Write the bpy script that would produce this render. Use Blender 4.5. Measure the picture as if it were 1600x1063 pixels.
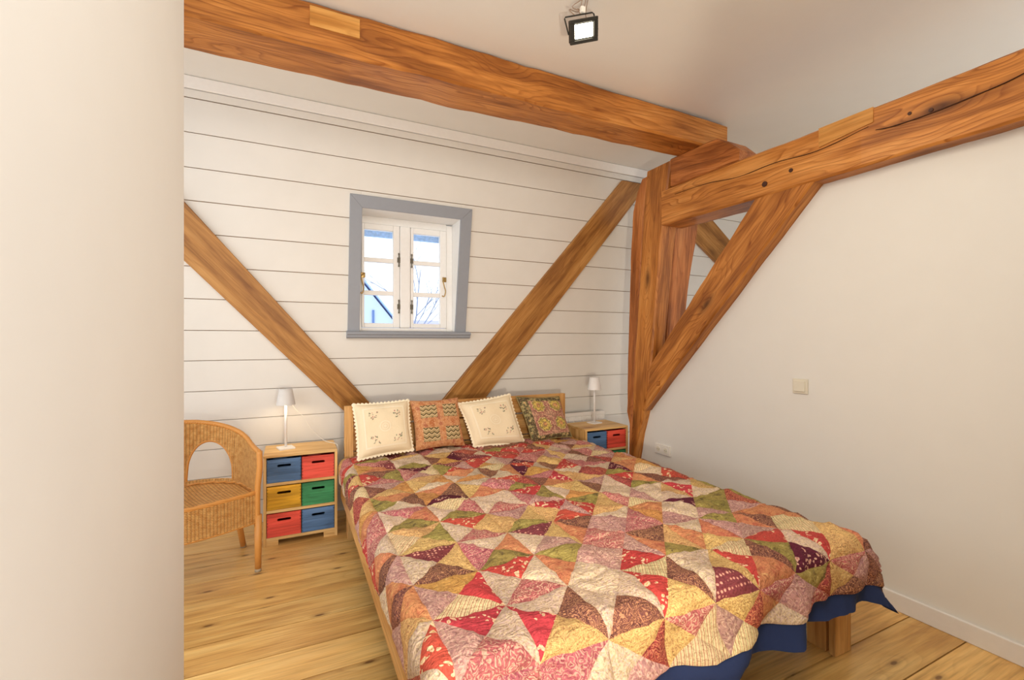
import bpy, bmesh, math, random
from mathutils import Vector, Matrix, noise
random.seed(7)
for o in list(bpy.data.objects): bpy.data.objects.remove(o)
S = bpy.context.scene
COL = S.collection
PI = math.pi
V = Vector

# ------------------------------------------------------------------ camera, sky, large lights, exposure
YAW = math.atan(345 / 715.0)
cam_d = bpy.data.cameras.new('camera'); cam = bpy.data.objects.new('camera', cam_d); COL.objects.link(cam)
cam.location = (0, 0, 1.35); cam.rotation_euler = (PI / 2, 0, -YAW)
cam_d.sensor_width = 36; cam_d.lens = 36 * 715 / 1600.0; cam_d.clip_start = 0.02
S.camera = cam
S.view_settings.view_transform = 'Standard'; S.view_settings.look = 'None'
S.view_settings.gamma = 1; S.view_settings.use_curve_mapping = False
S.view_settings.exposure = 0.22
wd = bpy.data.worlds.new('sky'); S.world = wd; wd.use_nodes = True
bg = wd.node_tree.nodes['Background']; bg.inputs[0].default_value = (0.93, 0.965, 1.0, 1); bg.inputs[1].default_value = 1.75

def light(name, kind, loc, energy, color, radius=0.05, target=None, size=None):
    d = bpy.data.lights.new(name, kind); d.energy = energy; d.color = color
    if kind == 'AREA':
        d.shape = 'RECTANGLE'; d.size, d.size_y = size
    else:
        d.shadow_soft_size = radius
    o = bpy.data.objects.new(name, d); COL.objects.link(o); o.location = loc
    if target is not None:
        o.rotation_euler = (V(target) - V(loc)).to_track_quat('-Z', 'Y').to_euler()
    return o
# work lamp standing on the landing behind the camera, shining in through the doorway
ll = light('landing_lamp', 'SPOT', (0.33, -0.36, 0.78), 130, (1.0, 0.85, 0.66), 0.05, target=(1.5, 2.9, 1.75))
ll.data.spot_size = math.radians(92); ll.data.spot_blend = 1.0
# soft overhead fill, added to brighten floor and right wall; no lamp known there
light('overhead_fill_light', 'AREA', (-0.02, 0.1, 2.78), 20, (1.0, 0.88, 0.72), size=(0.5, 0.7), target=(2.2, 1.9, 0.3))

# ------------------------------------------------------------------ node and mesh helpers
def new_mat(name, rough=0.6, spec=0.3):
    m = bpy.data.materials.new(name); m.use_nodes = True
    b = m.node_tree.nodes['Principled BSDF']
    b.inputs['Roughness'].default_value = rough
    b.inputs['Specular IOR Level'].default_value = spec
    return m, m.node_tree, b

def nd(nt, typ, props=None, **ins):
    n = nt.nodes.new(typ)
    for k, v in (props or {}).items(): setattr(n, k, v)
    for k, v in ins.items():
        key = int(k[1:]) if k[0] == 'i' and k[1:].isdigit() else k.replace('_', ' ')
        if hasattr(v, 'links') or isinstance(v, bpy.types.NodeSocket): nt.links.new(v, n.inputs[key])
        else: n.inputs[key].default_value = v
    return n

def math_n(nt, op, a, b=None, c=None):
    n = nt.nodes.new('ShaderNodeMath'); n.operation = op
    for i, v in enumerate((a, b, c)):
        if v is None: continue
        if isinstance(v, bpy.types.NodeSocket): nt.links.new(v, n.inputs[i])
        else: n.inputs[i].default_value = v
    return n.outputs[0]

def ramp(nt, fac, stops, interp='LINEAR'):
    n = nt.nodes.new('ShaderNodeValToRGB'); n.color_ramp.interpolation = interp
    e = n.color_ramp.elements
    while len(e) < len(stops): e.new(0.5)
    for i, (p, c) in enumerate(stops):
        e[i].position = p; e[i].color = (*c, 1) if len(c) == 3 else c
    nt.links.new(fac, n.inputs[0]); return n.outputs[0]

def mixc(nt, fac, a, b, mode='MIX'):
    n = nt.nodes.new('ShaderNodeMix'); n.data_type = 'RGBA'; n.blend_type = mode
    for i, v in ((0, fac), (6, a), (7, b)):
        if isinstance(v, bpy.types.NodeSocket): nt.links.new(v, n.inputs[i])
        elif i: n.inputs[i].default_value = (*v, 1)
        else: n.inputs[0].default_value = v
    return n.outputs[2]

def srgb(r, g, b):
    f = lambda c: (c / 255 / 12.92) if c / 255 <= 0.04045 else ((c / 255 + 0.055) / 1.055) ** 2.4
    return (f(r), f(g), f(b))

def bump(nt, b, h, strength=0.3, dist=0.01):
    n = nd(nt, 'ShaderNodeBump', Strength=strength, Distance=dist, Height=h)
    nt.links.new(n.outputs[0], b.inputs['Normal'])

def plain(name, col, rough=0.5, metal=0.0, spec=0.4, nscale=None, nstr=0.05, emit=None, var=0.3):
    m, nt, b = new_mat(name, rough, spec)
    b.inputs['Metallic'].default_value = metal
    tc = nd(nt, 'ShaderNodeTexCoord')
    n = nd(nt, 'ShaderNodeTexNoise', Vector=tc.outputs['Object'], Scale=nscale or 40.0, Detail=3.0)
    c = ramp(nt, n.outputs[0], [(0.3, tuple(x * (1 - 0.06 * var) for x in col)), (0.7, tuple(min(1, x * (1 + 0.04 * var)) for x in col))])
    nt.links.new(c, b.inputs['Base Color'])
    if nscale: bump(nt, b, n.outputs[0], nstr, 0.004)
    if emit:
        b.inputs['Emission Color'].default_value = (*emit[0], 1); b.inputs['Emission Strength'].default_value = emit[1]
    return m

def wood(name, dark, mid, lite, grain=1.0, rough=0.5, rings=0.5, knots=0.6, knot_col=None, var=0.12, spec=0.3, ksc=1.0, kz=1.0, freq=2.6, dk=(0.62, 0.5, 0.4)):
    """grain runs along the object's local X"""
    m, nt, b = new_mat(name, rough, spec)
    tc = nd(nt, 'ShaderNodeTexCoord'); oi = nd(nt, 'ShaderNodeObjectInfo')
    off = nd(nt, 'ShaderNodeVectorMath', {'operation': 'SCALE'}); off.inputs[0].default_value = (37.0, 11.3, 7.7)
    nt.links.new(oi.outputs['Random'], off.inputs['Scale'])
    co = nd(nt, 'ShaderNodeVectorMath', {'operation': 'ADD'}, i0=tc.outputs['Object'], i1=off.outputs[0]).outputs[0]
    mp = nd(nt, 'ShaderNodeMapping', Vector=co, Scale=(0.9 * grain, 6.0 * grain, 6.0 * grain))
    warp = nd(nt, 'ShaderNodeTexNoise', Vector=mp.outputs[0], Scale=1.1, Detail=2.0, Roughness=0.5)
    wv = nd(nt, 'ShaderNodeVectorMath', {'operation': 'SCALE'}, i0=warp.outputs['Color'], Scale=1.3)
    # knots
    kmap = nd(nt, 'ShaderNodeMapping', Vector=co, Scale=(1.9 * ksc, 5.2 * ksc, 5.2 * ksc * kz))
    kv = nd(nt, 'ShaderNodeTexVoronoi', Vector=kmap.outputs[0], Scale=1.0, Randomness=1.0)
    if kz == 0: kv.voronoi_dimensions = '2D'
    kd = kv.outputs['Distance']
    kpull = math_n(nt, 'MULTIPLY', math_n(nt, 'SMOOTH_MAX', math_n(nt, 'SUBTRACT', 0.42, kd), 0.0, 0.1), 1.6)
    v2 = nd(nt, 'ShaderNodeVectorMath', {'operation': 'ADD'}, i0=mp.outputs[0], i1=wv.outputs[0])
    sx = nd(nt, 'ShaderNodeSeparateXYZ', Vector=v2.outputs[0])
    rad = math_n(nt, 'ADD', math_n(nt, 'ADD', math_n(nt, 'MULTIPLY', sx.outputs[1], 0.8), math_n(nt, 'MULTIPLY', sx.outputs[2], 0.9)), kpull)
    ring = math_n(nt, 'FRACT', math_n(nt, 'MULTIPLY', rad, freq))
    fib_m = nd(nt, 'ShaderNodeMapping', Vector=co, Scale=(3.0, 95.0, 95.0))
    fib = nd(nt, 'ShaderNodeTexNoise', Vector=fib_m.outputs[0], Scale=1.0, Detail=3.0, Roughness=0.6)
    broad_m = nd(nt, 'ShaderNodeMapping', Vector=co, Scale=(1.4, 12.0, 12.0))
    broad = nd(nt, 'ShaderNodeTexNoise', Vector=broad_m.outputs[0], Scale=1.0, Detail=4.0, Roughness=0.6)
    base = ramp(nt, broad.outputs[0], [(0.28, tuple(x * 0.84 for x in dark)), (0.4, dark), (0.53, mid), (0.7, lite)])
    rline = ramp(nt, ring, [(0.0, (1, 1, 1)), (0.62, (0.8, 0.8, 0.8)), (0.9, (0.0, 0.0, 0.0)), (1.0, (1, 1, 1))])
    darker = mixc(nt, 1.0, base, dk, 'MULTIPLY')
    rmod = ramp(nt, nd(nt, 'ShaderNodeTexNoise', Vector=mp.outputs[0], Scale=2.3, Detail=3.0).outputs[0], [(0.35, (0.35, 0.35, 0.35)), (0.6, (1, 1, 1))])
    c = mixc(nt, math_n(nt, 'MULTIPLY', math_n(nt, 'MULTIPLY', math_n(nt, 'SUBTRACT', 1.0, rline), rings), rmod), base, darker)
    fr = ramp(nt, fib.outputs[0], [(0.3, (0.72, 0.67, 0.62)), (0.48, (0.97, 0.96, 0.95)), (0.65, (1.1, 1.1, 1.1))])
    c = mixc(nt, 0.8, c, fr, 'MULTIPLY')
    kc = knot_col or tuple(x * 0.3 for x in dark)
    kf = ramp(nt, kd, [(0.03, (1, 1, 1)), (0.055, (0.35, 0.35, 0.35)), (0.12, (0, 0, 0))] if kz == 0 else [(0.08, (1, 1, 1)), (0.16, (0.4, 0.4, 0.4)), (0.26, (0, 0, 0))])
    krnd = nd(nt, 'ShaderNodeSeparateColor', Color=kv.outputs['Color'])
    on = math_n(nt, 'GREATER_THAN', krnd.outputs[0], 1.0 - knots)
    c = mixc(nt, math_n(nt, 'MULTIPLY', math_n(nt, 'MULTIPLY', kf, on), 0.85), c, kc)
    hv = nd(nt, 'ShaderNodeHueSaturation', Color=c, Saturation=1.0)
    nt.links.new(math_n(nt, 'ADD', 1.0 - var, math_n(nt, 'MULTIPLY', oi.outputs['Random'], 2 * var)), hv.inputs['Value'])
    nt.links.new(hv.outputs[0], b.inputs['Base Color'])
    h = math_n(nt, 'ADD', math_n(nt, 'MULTIPLY', fib.outputs[0], 0.6), math_n(nt, 'MULTIPLY', rline, 0.4))
    bump(nt, b, h, 0.25, 0.004)
    return m

def mesh_obj(name, verts, faces, mat, parent=None, smooth=False, uvs=None, M=None):
    me = bpy.data.meshes.new(name); me.from_pydata([tuple(v) for v in verts], [], faces); me.update()
    if uvs:
        l = me.uv_layers.new(name='UVMap')
        for lp in me.loops: l.data[lp.index].uv = uvs[lp.vertex_index]
    if smooth:
        for p in me.polygons: p.use_smooth = True
    return link(name, me, mat, parent, M)

def link(name, me, mat, parent=None, M=None):
    if mat is not None and not me.materials: me.materials.append(mat)
    o = bpy.data.objects.new(name, me); COL.objects.link(o)
    if M is not None: o.matrix_world = M
    if parent is not None: o.parent = parent
    return o

def bm_obj(name, bm, mat, parent=None, smooth=False, M=None):
    me = bpy.data.meshes.new(name); bmesh.ops.recalc_face_normals(bm, faces=bm.faces[:]); bm.to_mesh(me); bm.free()
    if smooth:
        for p in me.polygons: p.use_smooth = True
    return link(name, me, mat, parent, M)

def add_box(bm, x0, x1, y0, y1, z0, z1, bev=0.0, rot=None):
    r = bmesh.ops.create_cube(bm, size=1.0)
    vs = r['verts']
    for v in vs:
        v.co = V(((x0 + x1) / 2 + v.co.x * (x1 - x0), (y0 + y1) / 2 + v.co.y * (y1 - y0), (z0 + z1) / 2 + v.co.z * (z1 - z0)))
    if bev > 0:
        es = list({e for v in vs for e in v.link_edges})
        r2 = bmesh.ops.bevel(bm, geom=es, offset=bev, segments=2, affect='EDGES', profile=0.5)
        vs = list({v for f in r2['faces'] for v in f.verts} | {v for v in vs if v.is_valid})
    if rot is not None:
        for v in vs: v.co = rot @ v.co
    return vs

def box(name, x0, x1, y0, y1, z0, z1, mat, parent=None, bev=0.0, M=None):
    bm = bmesh.new(); add_box(bm, x0, x1, y0, y1, z0, z1, bev); return bm_obj(name, bm, mat, parent, M=M)

def lbox(name, x0, x1, y0, y1, z0, z1, mat, parent=None, bev=0.0, axis='x'):
    """box whose local X (the grain) runs along the given world axis"""
    c = V(((x0 + x1) / 2, (y0 + y1) / 2, (z0 + z1) / 2)); dx, dy, dz = (x1 - x0) / 2, (y1 - y0) / 2, (z1 - z0) / 2
    if axis == 'x': R = Matrix.Identity(3); h = (dx, dy, dz)
    elif axis == 'y': R = Matrix(((0, -1, 0), (1, 0, 0), (0, 0, 1))); h = (dy, dx, dz)
    else: R = Matrix(((0, 0, -1), (0, 1, 0), (1, 0, 0))); h = (dz, dy, dx)
    return box(name, -h[0], h[0], -h[1], h[1], -h[2], h[2], mat, parent, bev, Matrix.Translation(c) @ R.to_4x4())

def tube_bm(bm, pts, rad, seg=8, closed=False, cap=True):
    pts = [V(p) for p in pts]; n = len(pts); rings = []
    up = V((0, 0, 1)); prev = None
    for i, p in enumerate(pts):
        if closed: t = pts[(i + 1) % n] - pts[i - 1]
        else: t = pts[min(i + 1, n - 1)] - pts[max(i - 1, 0)]
        t.normalize()
        if prev is None:
            a = up if abs(t.z) < 0.9 else V((1, 0, 0))
            nrm = (a - t * a.dot(t)).normalized()
        else:
            nrm = (prev - t * prev.dot(t)).normalized()
        prev = nrm; bn = t.cross(nrm)
        r = rad(i / max(1, n - 1)) if callable(rad) else rad
        rings.append([bm.verts.new(p + (nrm * math.cos(2 * PI * k / seg) + bn * math.sin(2 * PI * k / seg)) * r) for k in range(seg)])
    m = n if closed else n - 1
    for i in range(m):
        a, b = rings[i], rings[(i + 1) % n]
        for k in range(seg): bm.faces.new((a[k], a[(k + 1) % seg], b[(k + 1) % seg], b[k]))
    if cap and not closed:
        bm.faces.new(rings[0][::-1]); bm.faces.new(rings[-1])

def tube(name, pts, rad, mat, parent=None, seg=8, closed=False):
    bm = bmesh.new(); tube_bm(bm, pts, rad, seg, closed); return bm_obj(name, bm, mat, parent, True)

def lathe_bm(bm, prof, c, seg=24):
    rings = [[bm.verts.new((c[0] + r * math.cos(2 * PI * k / seg), c[1] + r * math.sin(2 * PI * k / seg), c[2] + z)) for k in range(seg)] for r, z in prof]
    for a, b in zip(rings, rings[1:]):
        for k in range(seg): bm.faces.new((a[k], a[(k + 1) % seg], b[(k + 1) % seg], b[k]))
    return rings

def smooth_path(pts, n=8):
    out = []; P = [V(p) for p in pts]
    for i in range(len(P) - 1):
        p0, p1, p2, p3 = P[max(i - 1, 0)], P[i], P[i + 1], P[min(i + 2, len(P) - 1)]
        for k in range(n):
            t = k / n
            out.append(0.5 * ((2 * p1) + (p2 - p0) * t + (2 * p0 - 5 * p1 + 4 * p2 - p3) * t * t + (3 * p1 - p0 - 3 * p2 + p3) * t ** 3))
    out.append(P[-1]); return out

def empty(name, loc=(0, 0, 0), rz=0):
    o = bpy.data.objects.new(name, None); COL.objects.link(o); o.location = loc; o.rotation_euler = (0, 0, rz)
    o.empty_display_size = 0.1
    bpy.context.view_layer.update()
    return o
def put(o, parent):                      # parent keeping the world place
    o.parent = parent; o.matrix_parent_inverse = parent.matrix_world.inverted(); return o
def tag(o, label=None, cat=None, group=None, kind=None):
    for k, v in (('label', label), ('category', cat), ('group', group), ('kind', kind)):
        if v: o[k] = v
    return o
def struct(o): o['kind'] = 'structure'; return o

def timber(name, sections, mat, parent=None, step=0.08, cham=0.012, rough=0.004, seed=0, axis=None):
    """lofts 4-corner sections (world points) into a hewn beam, local X along it"""
    secs = [[V(p) for p in s] for s in sections]
    cen = [sum(s, V()) / 4 for s in secs]
    ax = (axis and V(axis)) or (cen[-1] - cen[0]); ax.normalize()
    up = V((0, 0, 1)) if abs(ax.z) < 0.8 else V((0, 1, 0))
    yv = up.cross(ax).normalized(); zv = ax.cross(yv)
    M = Matrix.Translation(cen[0]) @ Matrix((ax, yv, zv)).transposed().to_4x4(); Mi = M.inverted()
    full = []
    for a, b, ca, cb in zip(secs, secs[1:], cen, cen[1:]):
        n = max(1, int((cb - ca).length / step))
        for k in range(n):
            full.append([a[i].lerp(b[i], k / n) for i in range(4)])
    full.append(secs[-1])
    bm = bmesh.new(); rings = []
    for s in full:
        ring = []
        for i in range(4):
            p, q, r = s[i], s[i - 1], s[(i + 1) % 4]
            for o2 in (q, r):
                w = p + (o2 - p).normalized() * cham
                nv = noise.noise_vector(w * 5.0 + V((seed * 7.1, 0, 0))) * rough + noise.noise_vector(w * 17.0 + V((seed, 3, 0))) * rough * 0.5
                ring.append(bm.verts.new(Mi @ (w + nv)))
        rings.append(ring)
    for a, b in zip(rings, rings[1:]):
        for k in range(8): bm.faces.new((a[k], a[(k + 1) % 8], b[(k + 1) % 8], b[k]))
    bm.faces.new(rings[0][::-1]); bm.faces.new(rings[-1])
    return bm_obj(name, bm, mat, parent, M=M)

# ------------------------------------------------------------------ materials
PAINT = plain('white_wall_paint', (0.80, 0.785, 0.74), 0.75, 0, 0.2, 7.0, 0.03, None, 0.15)
PAINT_R = PAINT
BOARD = plain('white_painted_board', (0.735, 0.71, 0.66), 0.55, 0, 0.3, 6.0, 0.04, None, 0.35)
GROOVE = plain('bare_groove_wood', srgb(158, 120, 82), 0.8)
TRIMW = plain('white_trim_paint', (0.83, 0.81, 0.78), 0.45)
TIMBER = wood('old_pine_timber', srgb(160, 98, 42), srgb(196, 128, 60), srgb(216, 152, 82), 1.0, 0.42, 1.0, 0.5, srgb(70, 36, 16), 0.06, freq=6.5, dk=(0.58, 0.46, 0.36))
TIMBER_RED = wood('reddish_pine_timber', srgb(150, 88, 42), srgb(186, 114, 58), srgb(206, 138, 78), 1.0, 0.45, 0.8, 0.4, srgb(66, 34, 16), 0.05, freq=6.0, dk=(0.58, 0.46, 0.36))
BRACE_W = wood('brown_brace_board', srgb(146, 98, 48), srgb(178, 126, 66), srgb(196, 146, 84), 0.8, 0.42, 0.45, 0.3, srgb(90, 54, 24), 0.05)
INSET = wood('pale_inset_wood', srgb(190, 128, 58), srgb(212, 152, 78), srgb(224, 170, 96), 1.2, 0.45, 0.35, 0.0)
FLOOR = wood('yellow_pine_floor', srgb(204, 156, 88), srgb(224, 180, 108), srgb(234, 196, 126), 0.8, 0.33, 0.3, 0.85, srgb(96, 56, 24), 0.12, 0.45, 1.1, 0.0)
PINE = wood('pale_pine', srgb(206, 160, 96), srgb(226, 186, 122), srgb(236, 202, 144), 1.6, 0.45, 0.3, 0.3, srgb(150, 98, 50), 0.05)
OAK = wood('bed_oak', srgb(186, 134, 74), srgb(208, 160, 98), srgb(220, 178, 118), 1.4, 0.45, 0.35, 0.12, srgb(130, 84, 44), 0.05)
GREYB = plain('blue_grey_paint', srgb(146, 150, 158), 0.5, 0, 0.3, 30.0, 0.05)
WINW = plain('white_window_paint', (0.86, 0.86, 0.85), 0.35)
METAL_W = plain('white_metal', (0.82, 0.80, 0.78), 0.35)
METAL_W_BACKLIT = plain('white_metal_backlit', (0.66, 0.63, 0.60), 0.4)  # white metal too, its backlit shading put into the colour as grey
BRASS = plain('aged_brass', srgb(176, 146, 92), 0.35, 0.9)
IRON = plain('dark_hinge_metal', srgb(110, 104, 92), 0.4, 0.8)
BLACKM = plain('black_cast_metal', srgb(44, 42, 38), 0.45, 0.3)
CREAMP = plain('cream_plastic', srgb(226, 220, 202), 0.35)
WHITEP = plain('white_plastic', srgb(236, 232, 224), 0.35)
DARK = plain('dark_hole', srgb(30, 24, 20), 0.8)
NAVY = plain('navy_cloth', srgb(42, 54, 90), 0.85, 0, 0.15, 60.0, 0.2)
SHEET = plain('navy_sheet', srgb(44, 56, 110), 0.85, 0, 0.15)
RATTAN = plain('rattan_cane', srgb(206, 142, 70), 0.4, 0, 0.4, 25.0, 0.1)

def glass_mat():
    m, nt, b = new_mat('window_glass', 0.0)
    nt.nodes.remove(b)
    t = nd(nt, 'ShaderNodeBsdfTransparent', Color=(0.96, 0.98, 1.0, 1)); g = nd(nt, 'ShaderNodeBsdfGlossy', Roughness=0.02)
    fr = nd(nt, 'ShaderNodeFresnel', IOR=1.35)
    mx = nd(nt, 'ShaderNodeMixShader', i0=fr.outputs[0], i1=t.outputs[0], i2=g.outputs[0])
    nt.links.new(mx.outputs[0], nt.nodes['Material Output'].inputs[0]); return m
GLASS = glass_mat()

def wicker_mat():
    m, nt, b = new_mat('woven_wicker', 0.5, 0.35)
    uv = nd(nt, 'ShaderNodeTexCoord').outputs['UV']; s = nd(nt, 'ShaderNodeSeparateXYZ', Vector=uv)
    pu, pv = 0.017, 0.0085
    uu = math_n(nt, 'DIVIDE', s.outputs[0], pu); vv = math_n(nt, 'DIVIDE', s.outputs[1], pv)
    ph = math_n(nt, 'MULTIPLY', math_n(nt, 'MODULO', math_n(nt, 'FLOOR', math_n(nt, 'ADD', uu, 400.0)), 2.0), PI / 2)
    a = math_n(nt, 'ABSOLUTE', math_n(nt, 'SINE', math_n(nt, 'ADD', math_n(nt, 'MULTIPLY', vv, PI), ph)))
    c = math_n(nt, 'ABSOLUTE', math_n(nt, 'SINE', math_n(nt, 'MULTIPLY', uu, PI)))
    h = math_n(nt, 'MULTIPLY', math_n(nt, 'POWER', a, 0.6), math_n(nt, 'POWER', c, 0.4))
    n = nd(nt, 'ShaderNodeTexNoise', Vector=uv, Scale=38.0, Detail=3.0)
    base = ramp(nt, n.outputs[0], [(0.3, srgb(202, 140, 70)), (0.7, srgb(234, 182, 110))])
    col = mixc(nt, ramp(nt, h, [(0.12, (0, 0, 0)), (0.5, (1, 1, 1))]), srgb(112, 66, 26), base)
    nt.links.new(col, b.inputs['Base Color']); bump(nt, b, h, 0.8, 0.006); return m
WICKER = wicker_mat()
def stain(name, col):
    d = tuple(x * 0.72 for x in col); l = tuple(min(1, x * 1.25 + 0.02) for x in col)
    return wood(name, d, col, l, 2.0, 0.5, 0.3, 0.0, None, 0.05)
BLUE = stain('blue_stain', srgb(86, 122, 168)); RED = stain('red_stain', srgb(226, 84, 68))
YEL = stain('yellow_stain', srgb(226, 172, 44)); GRN = stain('green_stain', srgb(66, 152, 100))

# ------------------------------------------------------------------ setting
LEAN = math.radians(9.2); TL = math.tan(LEAN); WY0 = 3.85
ROOMN = V((0, -math.cos(LEAN), -math.sin(LEAN)))
def wp(x, z, out=0.0):                    # point on the leaning board wall, `out` metres into the room
    return V((x, WY0 - z * TL, z)) + ROOMN * out
def wall_prism(name, poly, o0, o1, mat, parent=None, bev=0.0, grain=None):
    """polygon (x, z) on the leaning wall, extruded from out=o0 to out=o1"""
    ex = V(grain[0:1] + (0,) + grain[1:2]) if grain else V((1, 0, 0))
    ex = (wp(*( (poly[0][0] + ex.x, poly[0][1] + ex.z))) - wp(*poly[0])).normalized()
    yv = (-ROOMN).copy(); zv = ex.cross(yv)
    c = wp(sum(p[0] for p in poly) / len(poly), sum(p[1] for p in poly) / len(poly))
    M = Matrix.Translation(c) @ Matrix((ex, yv, zv)).transposed().to_4x4(); Mi = M.inverted()
    bm = bmesh.new()
    a = [bm.verts.new(Mi @ wp(x, z, o0)) for x, z in poly]; b = [bm.verts.new(Mi @ wp(x, z, o1)) for x, z in poly]
    n = len(poly)
    bm.faces.new(a[::-1]); ft = bm.faces.new(b)
    for k in range(n): bm.faces.new((a[k], a[(k + 1) % n], b[(k + 1) % n], b[k]))
    if bev > 0: bmesh.ops.bevel(bm, geom=list(ft.edges), offset=bev, segments=1, affect='EDGES')
    return bm_obj(name, bm, mat, parent, M=M)

# floor: boards run along X, 0.208 m wide
floor = struct(box('floor', -2.2, 5.2, -1.2, 3.95, -0.12, -0.03, plain('dark_joint', srgb(44, 27, 14), 0.9)))
for k in range(-9, 15):
    y0 = 0.96 + 0.208 * k; y1 = min(y0 + 0.208, 3.93)
    o = box('floorboard', -3.7, 3.7, -(y1 - y0) / 2 + 0.0028, (y1 - y0) / 2 - 0.0028, -0.03, 0.0, FLOOR, None, 0.0, M=Matrix.Translation((1.5, (y0 + y1) / 2, 0)))
    put(o, floor)
# ceiling
CZ = 2.962
ceil = struct(box('ceiling', -2.2, 5.2, 0.6, 3.6, CZ, CZ + 0.06, PAINT))
# leaning board wall with the window opening
OX0, OX1, OZ0, OZ1 = 0.464, 1.218, 1.416, 2.313
wb = struct(empty('wall_back'))
def backing(x0, x1, z0, z1): put(wall_prism('backing', [(x0, z0), (x1, z0), (x1, z1), (x0, z1)], -0.05, -0.014, GROOVE), wb)
GP = 0.005
backing(-2.2, OX0 - GP, 0, CZ); backing(OX1 + GP, 5.2, 0, CZ); backing(OX0 - GP, OX1 + GP, 0, OZ0 - GP); backing(OX0 - GP, OX1 + GP, OZ1 + GP, CZ)
ZS = [0.0, 0.178, 0.384, 0.59, 0.795, 1.002, 1.211, 1.413, 1.619, 1.826, 2.033, 2.233, 2.432, 2.639, 2.839]
def board(x0, x1, z0, z1):
    g = 0.0022
    put(wall_prism('wall_board', [(x0, z0 + g), (x1, z0 + g), (x1, z1 - g), (x0, z1 - g)], -0.014, 0.0, BOARD, None, 0.0016), wb)
for z0, z1 in zip(ZS, ZS[1:]):
    if z1 <= OZ0 + 0.01 or z0 >= OZ1: board(-2.2, 5.2, z0, z1)
    else:
        board(-2.2, OX0 - GP, z0, z1); board(OX1 + GP, 5.2, z0, z1)
        if z1 > OZ1: board(OX0 - GP, OX1 + GP, OZ1 + GP, z1)
struct(wall_prism('trim_1', [(-2.2, 2.842), (5.2, 2.842), (5.2, 2.888), (-2.2, 2.888)], -0.014, 0.004, BOARD, None, 0.002))
struct(wall_prism('trim_2', [(-2.2, 2.890), (5.2, 2.890), (5.2, CZ), (-2.2, CZ)], -0.014, 0.018, TRIMW, None, 0.004))
# partition on the right, set back behind the timber frame
XW = 2.73
bm = bmesh.new()
poly = [(-0.6, 0), (3.24, 0), (3.16, 0.34), (3.07, 0.56), (2.97, 0.76), (1.75, 2.26), (-0.6, 2.26)]
a = [bm.verts.new((XW, y, z)) for y, z in poly]; b = [bm.verts.new((XW + 0.12, y, z)) for y, z in poly]
bm.faces.new(a); bm.faces.new(b[::-1])
for k in range(len(poly)): bm.faces.new((a[k], b[k], b[(k + 1) % len(poly)], a[(k + 1) % len(poly)]))
struct(bm_obj('wall_right', bm, PAINT_R))
struct(box('baseboard_right', XW - 0.016, XW, -0.6, 2.95, 0, 0.088, TRIMW, None, 0.004))
# far gable of the next room, out of view, added to cut the sky light
struct(box('wall_far', 4.95, 5.05, 0.4, 3.4, -0.03, CZ, PAINT))
# foreground wall end on the left and the door jamb just right of the view
struct(box('wall_left', -0.42, -0.3004, -1.2, 1.730, -0.03, CZ + 0.06, PAINT, None, 0.006))
struct(box('wall_front', 0.735, XW, 0.05, 0.172, -0.03, CZ + 0.06, PAINT, None, 0.004))

# ------------------------------------------------------------------ window
win = struct(empty('window_1', (0.84, 3.66, 1.42)))
def wpart(o): return put(o, win)
FX0, FX1, FZ0, FZ1 = 0.379, 1.309, 1.418, 2.401
wpart(wall_prism('casing_board', [(FX0, FZ0), (OX0, FZ0), (OX0, OZ1), (FX0, FZ1)], 0.0, 0.02, GREYB, None, 0.002))
wpart(wall_prism('casing_board', [(OX1, FZ0), (FX1, FZ0), (FX1, FZ1), (OX1, OZ1)], 0.0, 0.02, GREYB, None, 0.002))
wpart(wall_prism('casing_board', [(FX0, FZ1), (OX0, OZ1), (OX1, OZ1), (FX1, FZ1)], 0.0, 0.0205, GREYB, None, 0.002))
bm = bmesh.new()
prof = [(0.0, 0.0), (0.05, 0.0), (0.056, -0.008), (0.056, -0.018), (0.046, -0.026), (0.046, -0.040), (0.034, -0.052), (0.0, -0.056)]
ra = [bm.verts.new(wp(0.371, 1.420 + dz, o)) for o, dz in prof]; rb = [bm.verts.new(wp(1.343, 1.420 + dz, o)) for o, dz in prof]
for k in range(len(prof)): bm.faces.new((ra[k], ra[(k + 1) % len(prof)], rb[(k + 1) % len(prof)], rb[k]))
bm.faces.new(ra); bm.faces.new(rb[::-1]); wpart(bm_obj('window_sill', bm, GREYB))
WY = 3.668                                   # room-side face of the upright window frame
# reveal: linings between the leaning wall and the upright window
def quadprism(name, pts, thick, mat):
    P = [V(p) for p in pts]; n = (P[1] - P[0]).cross(P[2] - P[0]).normalized() * thick
    return mesh_obj(name, P + [p + n for p in P], [(0, 1, 2, 3), (7, 6, 5, 4), (0, 4, 5, 1), (1, 5, 6, 2), (2, 6, 7, 3), (3, 7, 4, 0)], mat)
yb = WY + 0.07
q0, q1 = wp(OX1, OZ0), wp(OX1, OZ1)
wpart(quadprism('reveal', [(OX1, q0.y, OZ0), (OX1, q1.y, OZ1), (OX1, yb, OZ1), (OX1, yb, OZ0)], -0.03, WINW))
wpart(quadprism('reveal', [(OX0, q0.y, OZ0), (OX0, q1.y, OZ1), (OX0, yb, OZ1), (OX0, yb, OZ0)], 0.03, WINW))
wpart(quadprism('reveal', [(OX0, q1.y, OZ1), (OX1, q1.y, OZ1), (OX1, yb, OZ1), (OX0, yb, OZ1)], 0.03, WINW))
wpart(quadprism('reveal', [(OX0, q0.y - 0.01, OZ0), (OX1, q0.y - 0.01, OZ0), (OX1, yb, OZ0), (OX0, yb, OZ0)], -0.03, WINW))
def wbox(name, x0, x1, z0, z1, y0, y1, mat=None, bev=0.004, par=None):
    return put(box(name, x0, x1, y0, y1, z0, z1, mat or WINW, None, bev), par or win)
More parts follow.
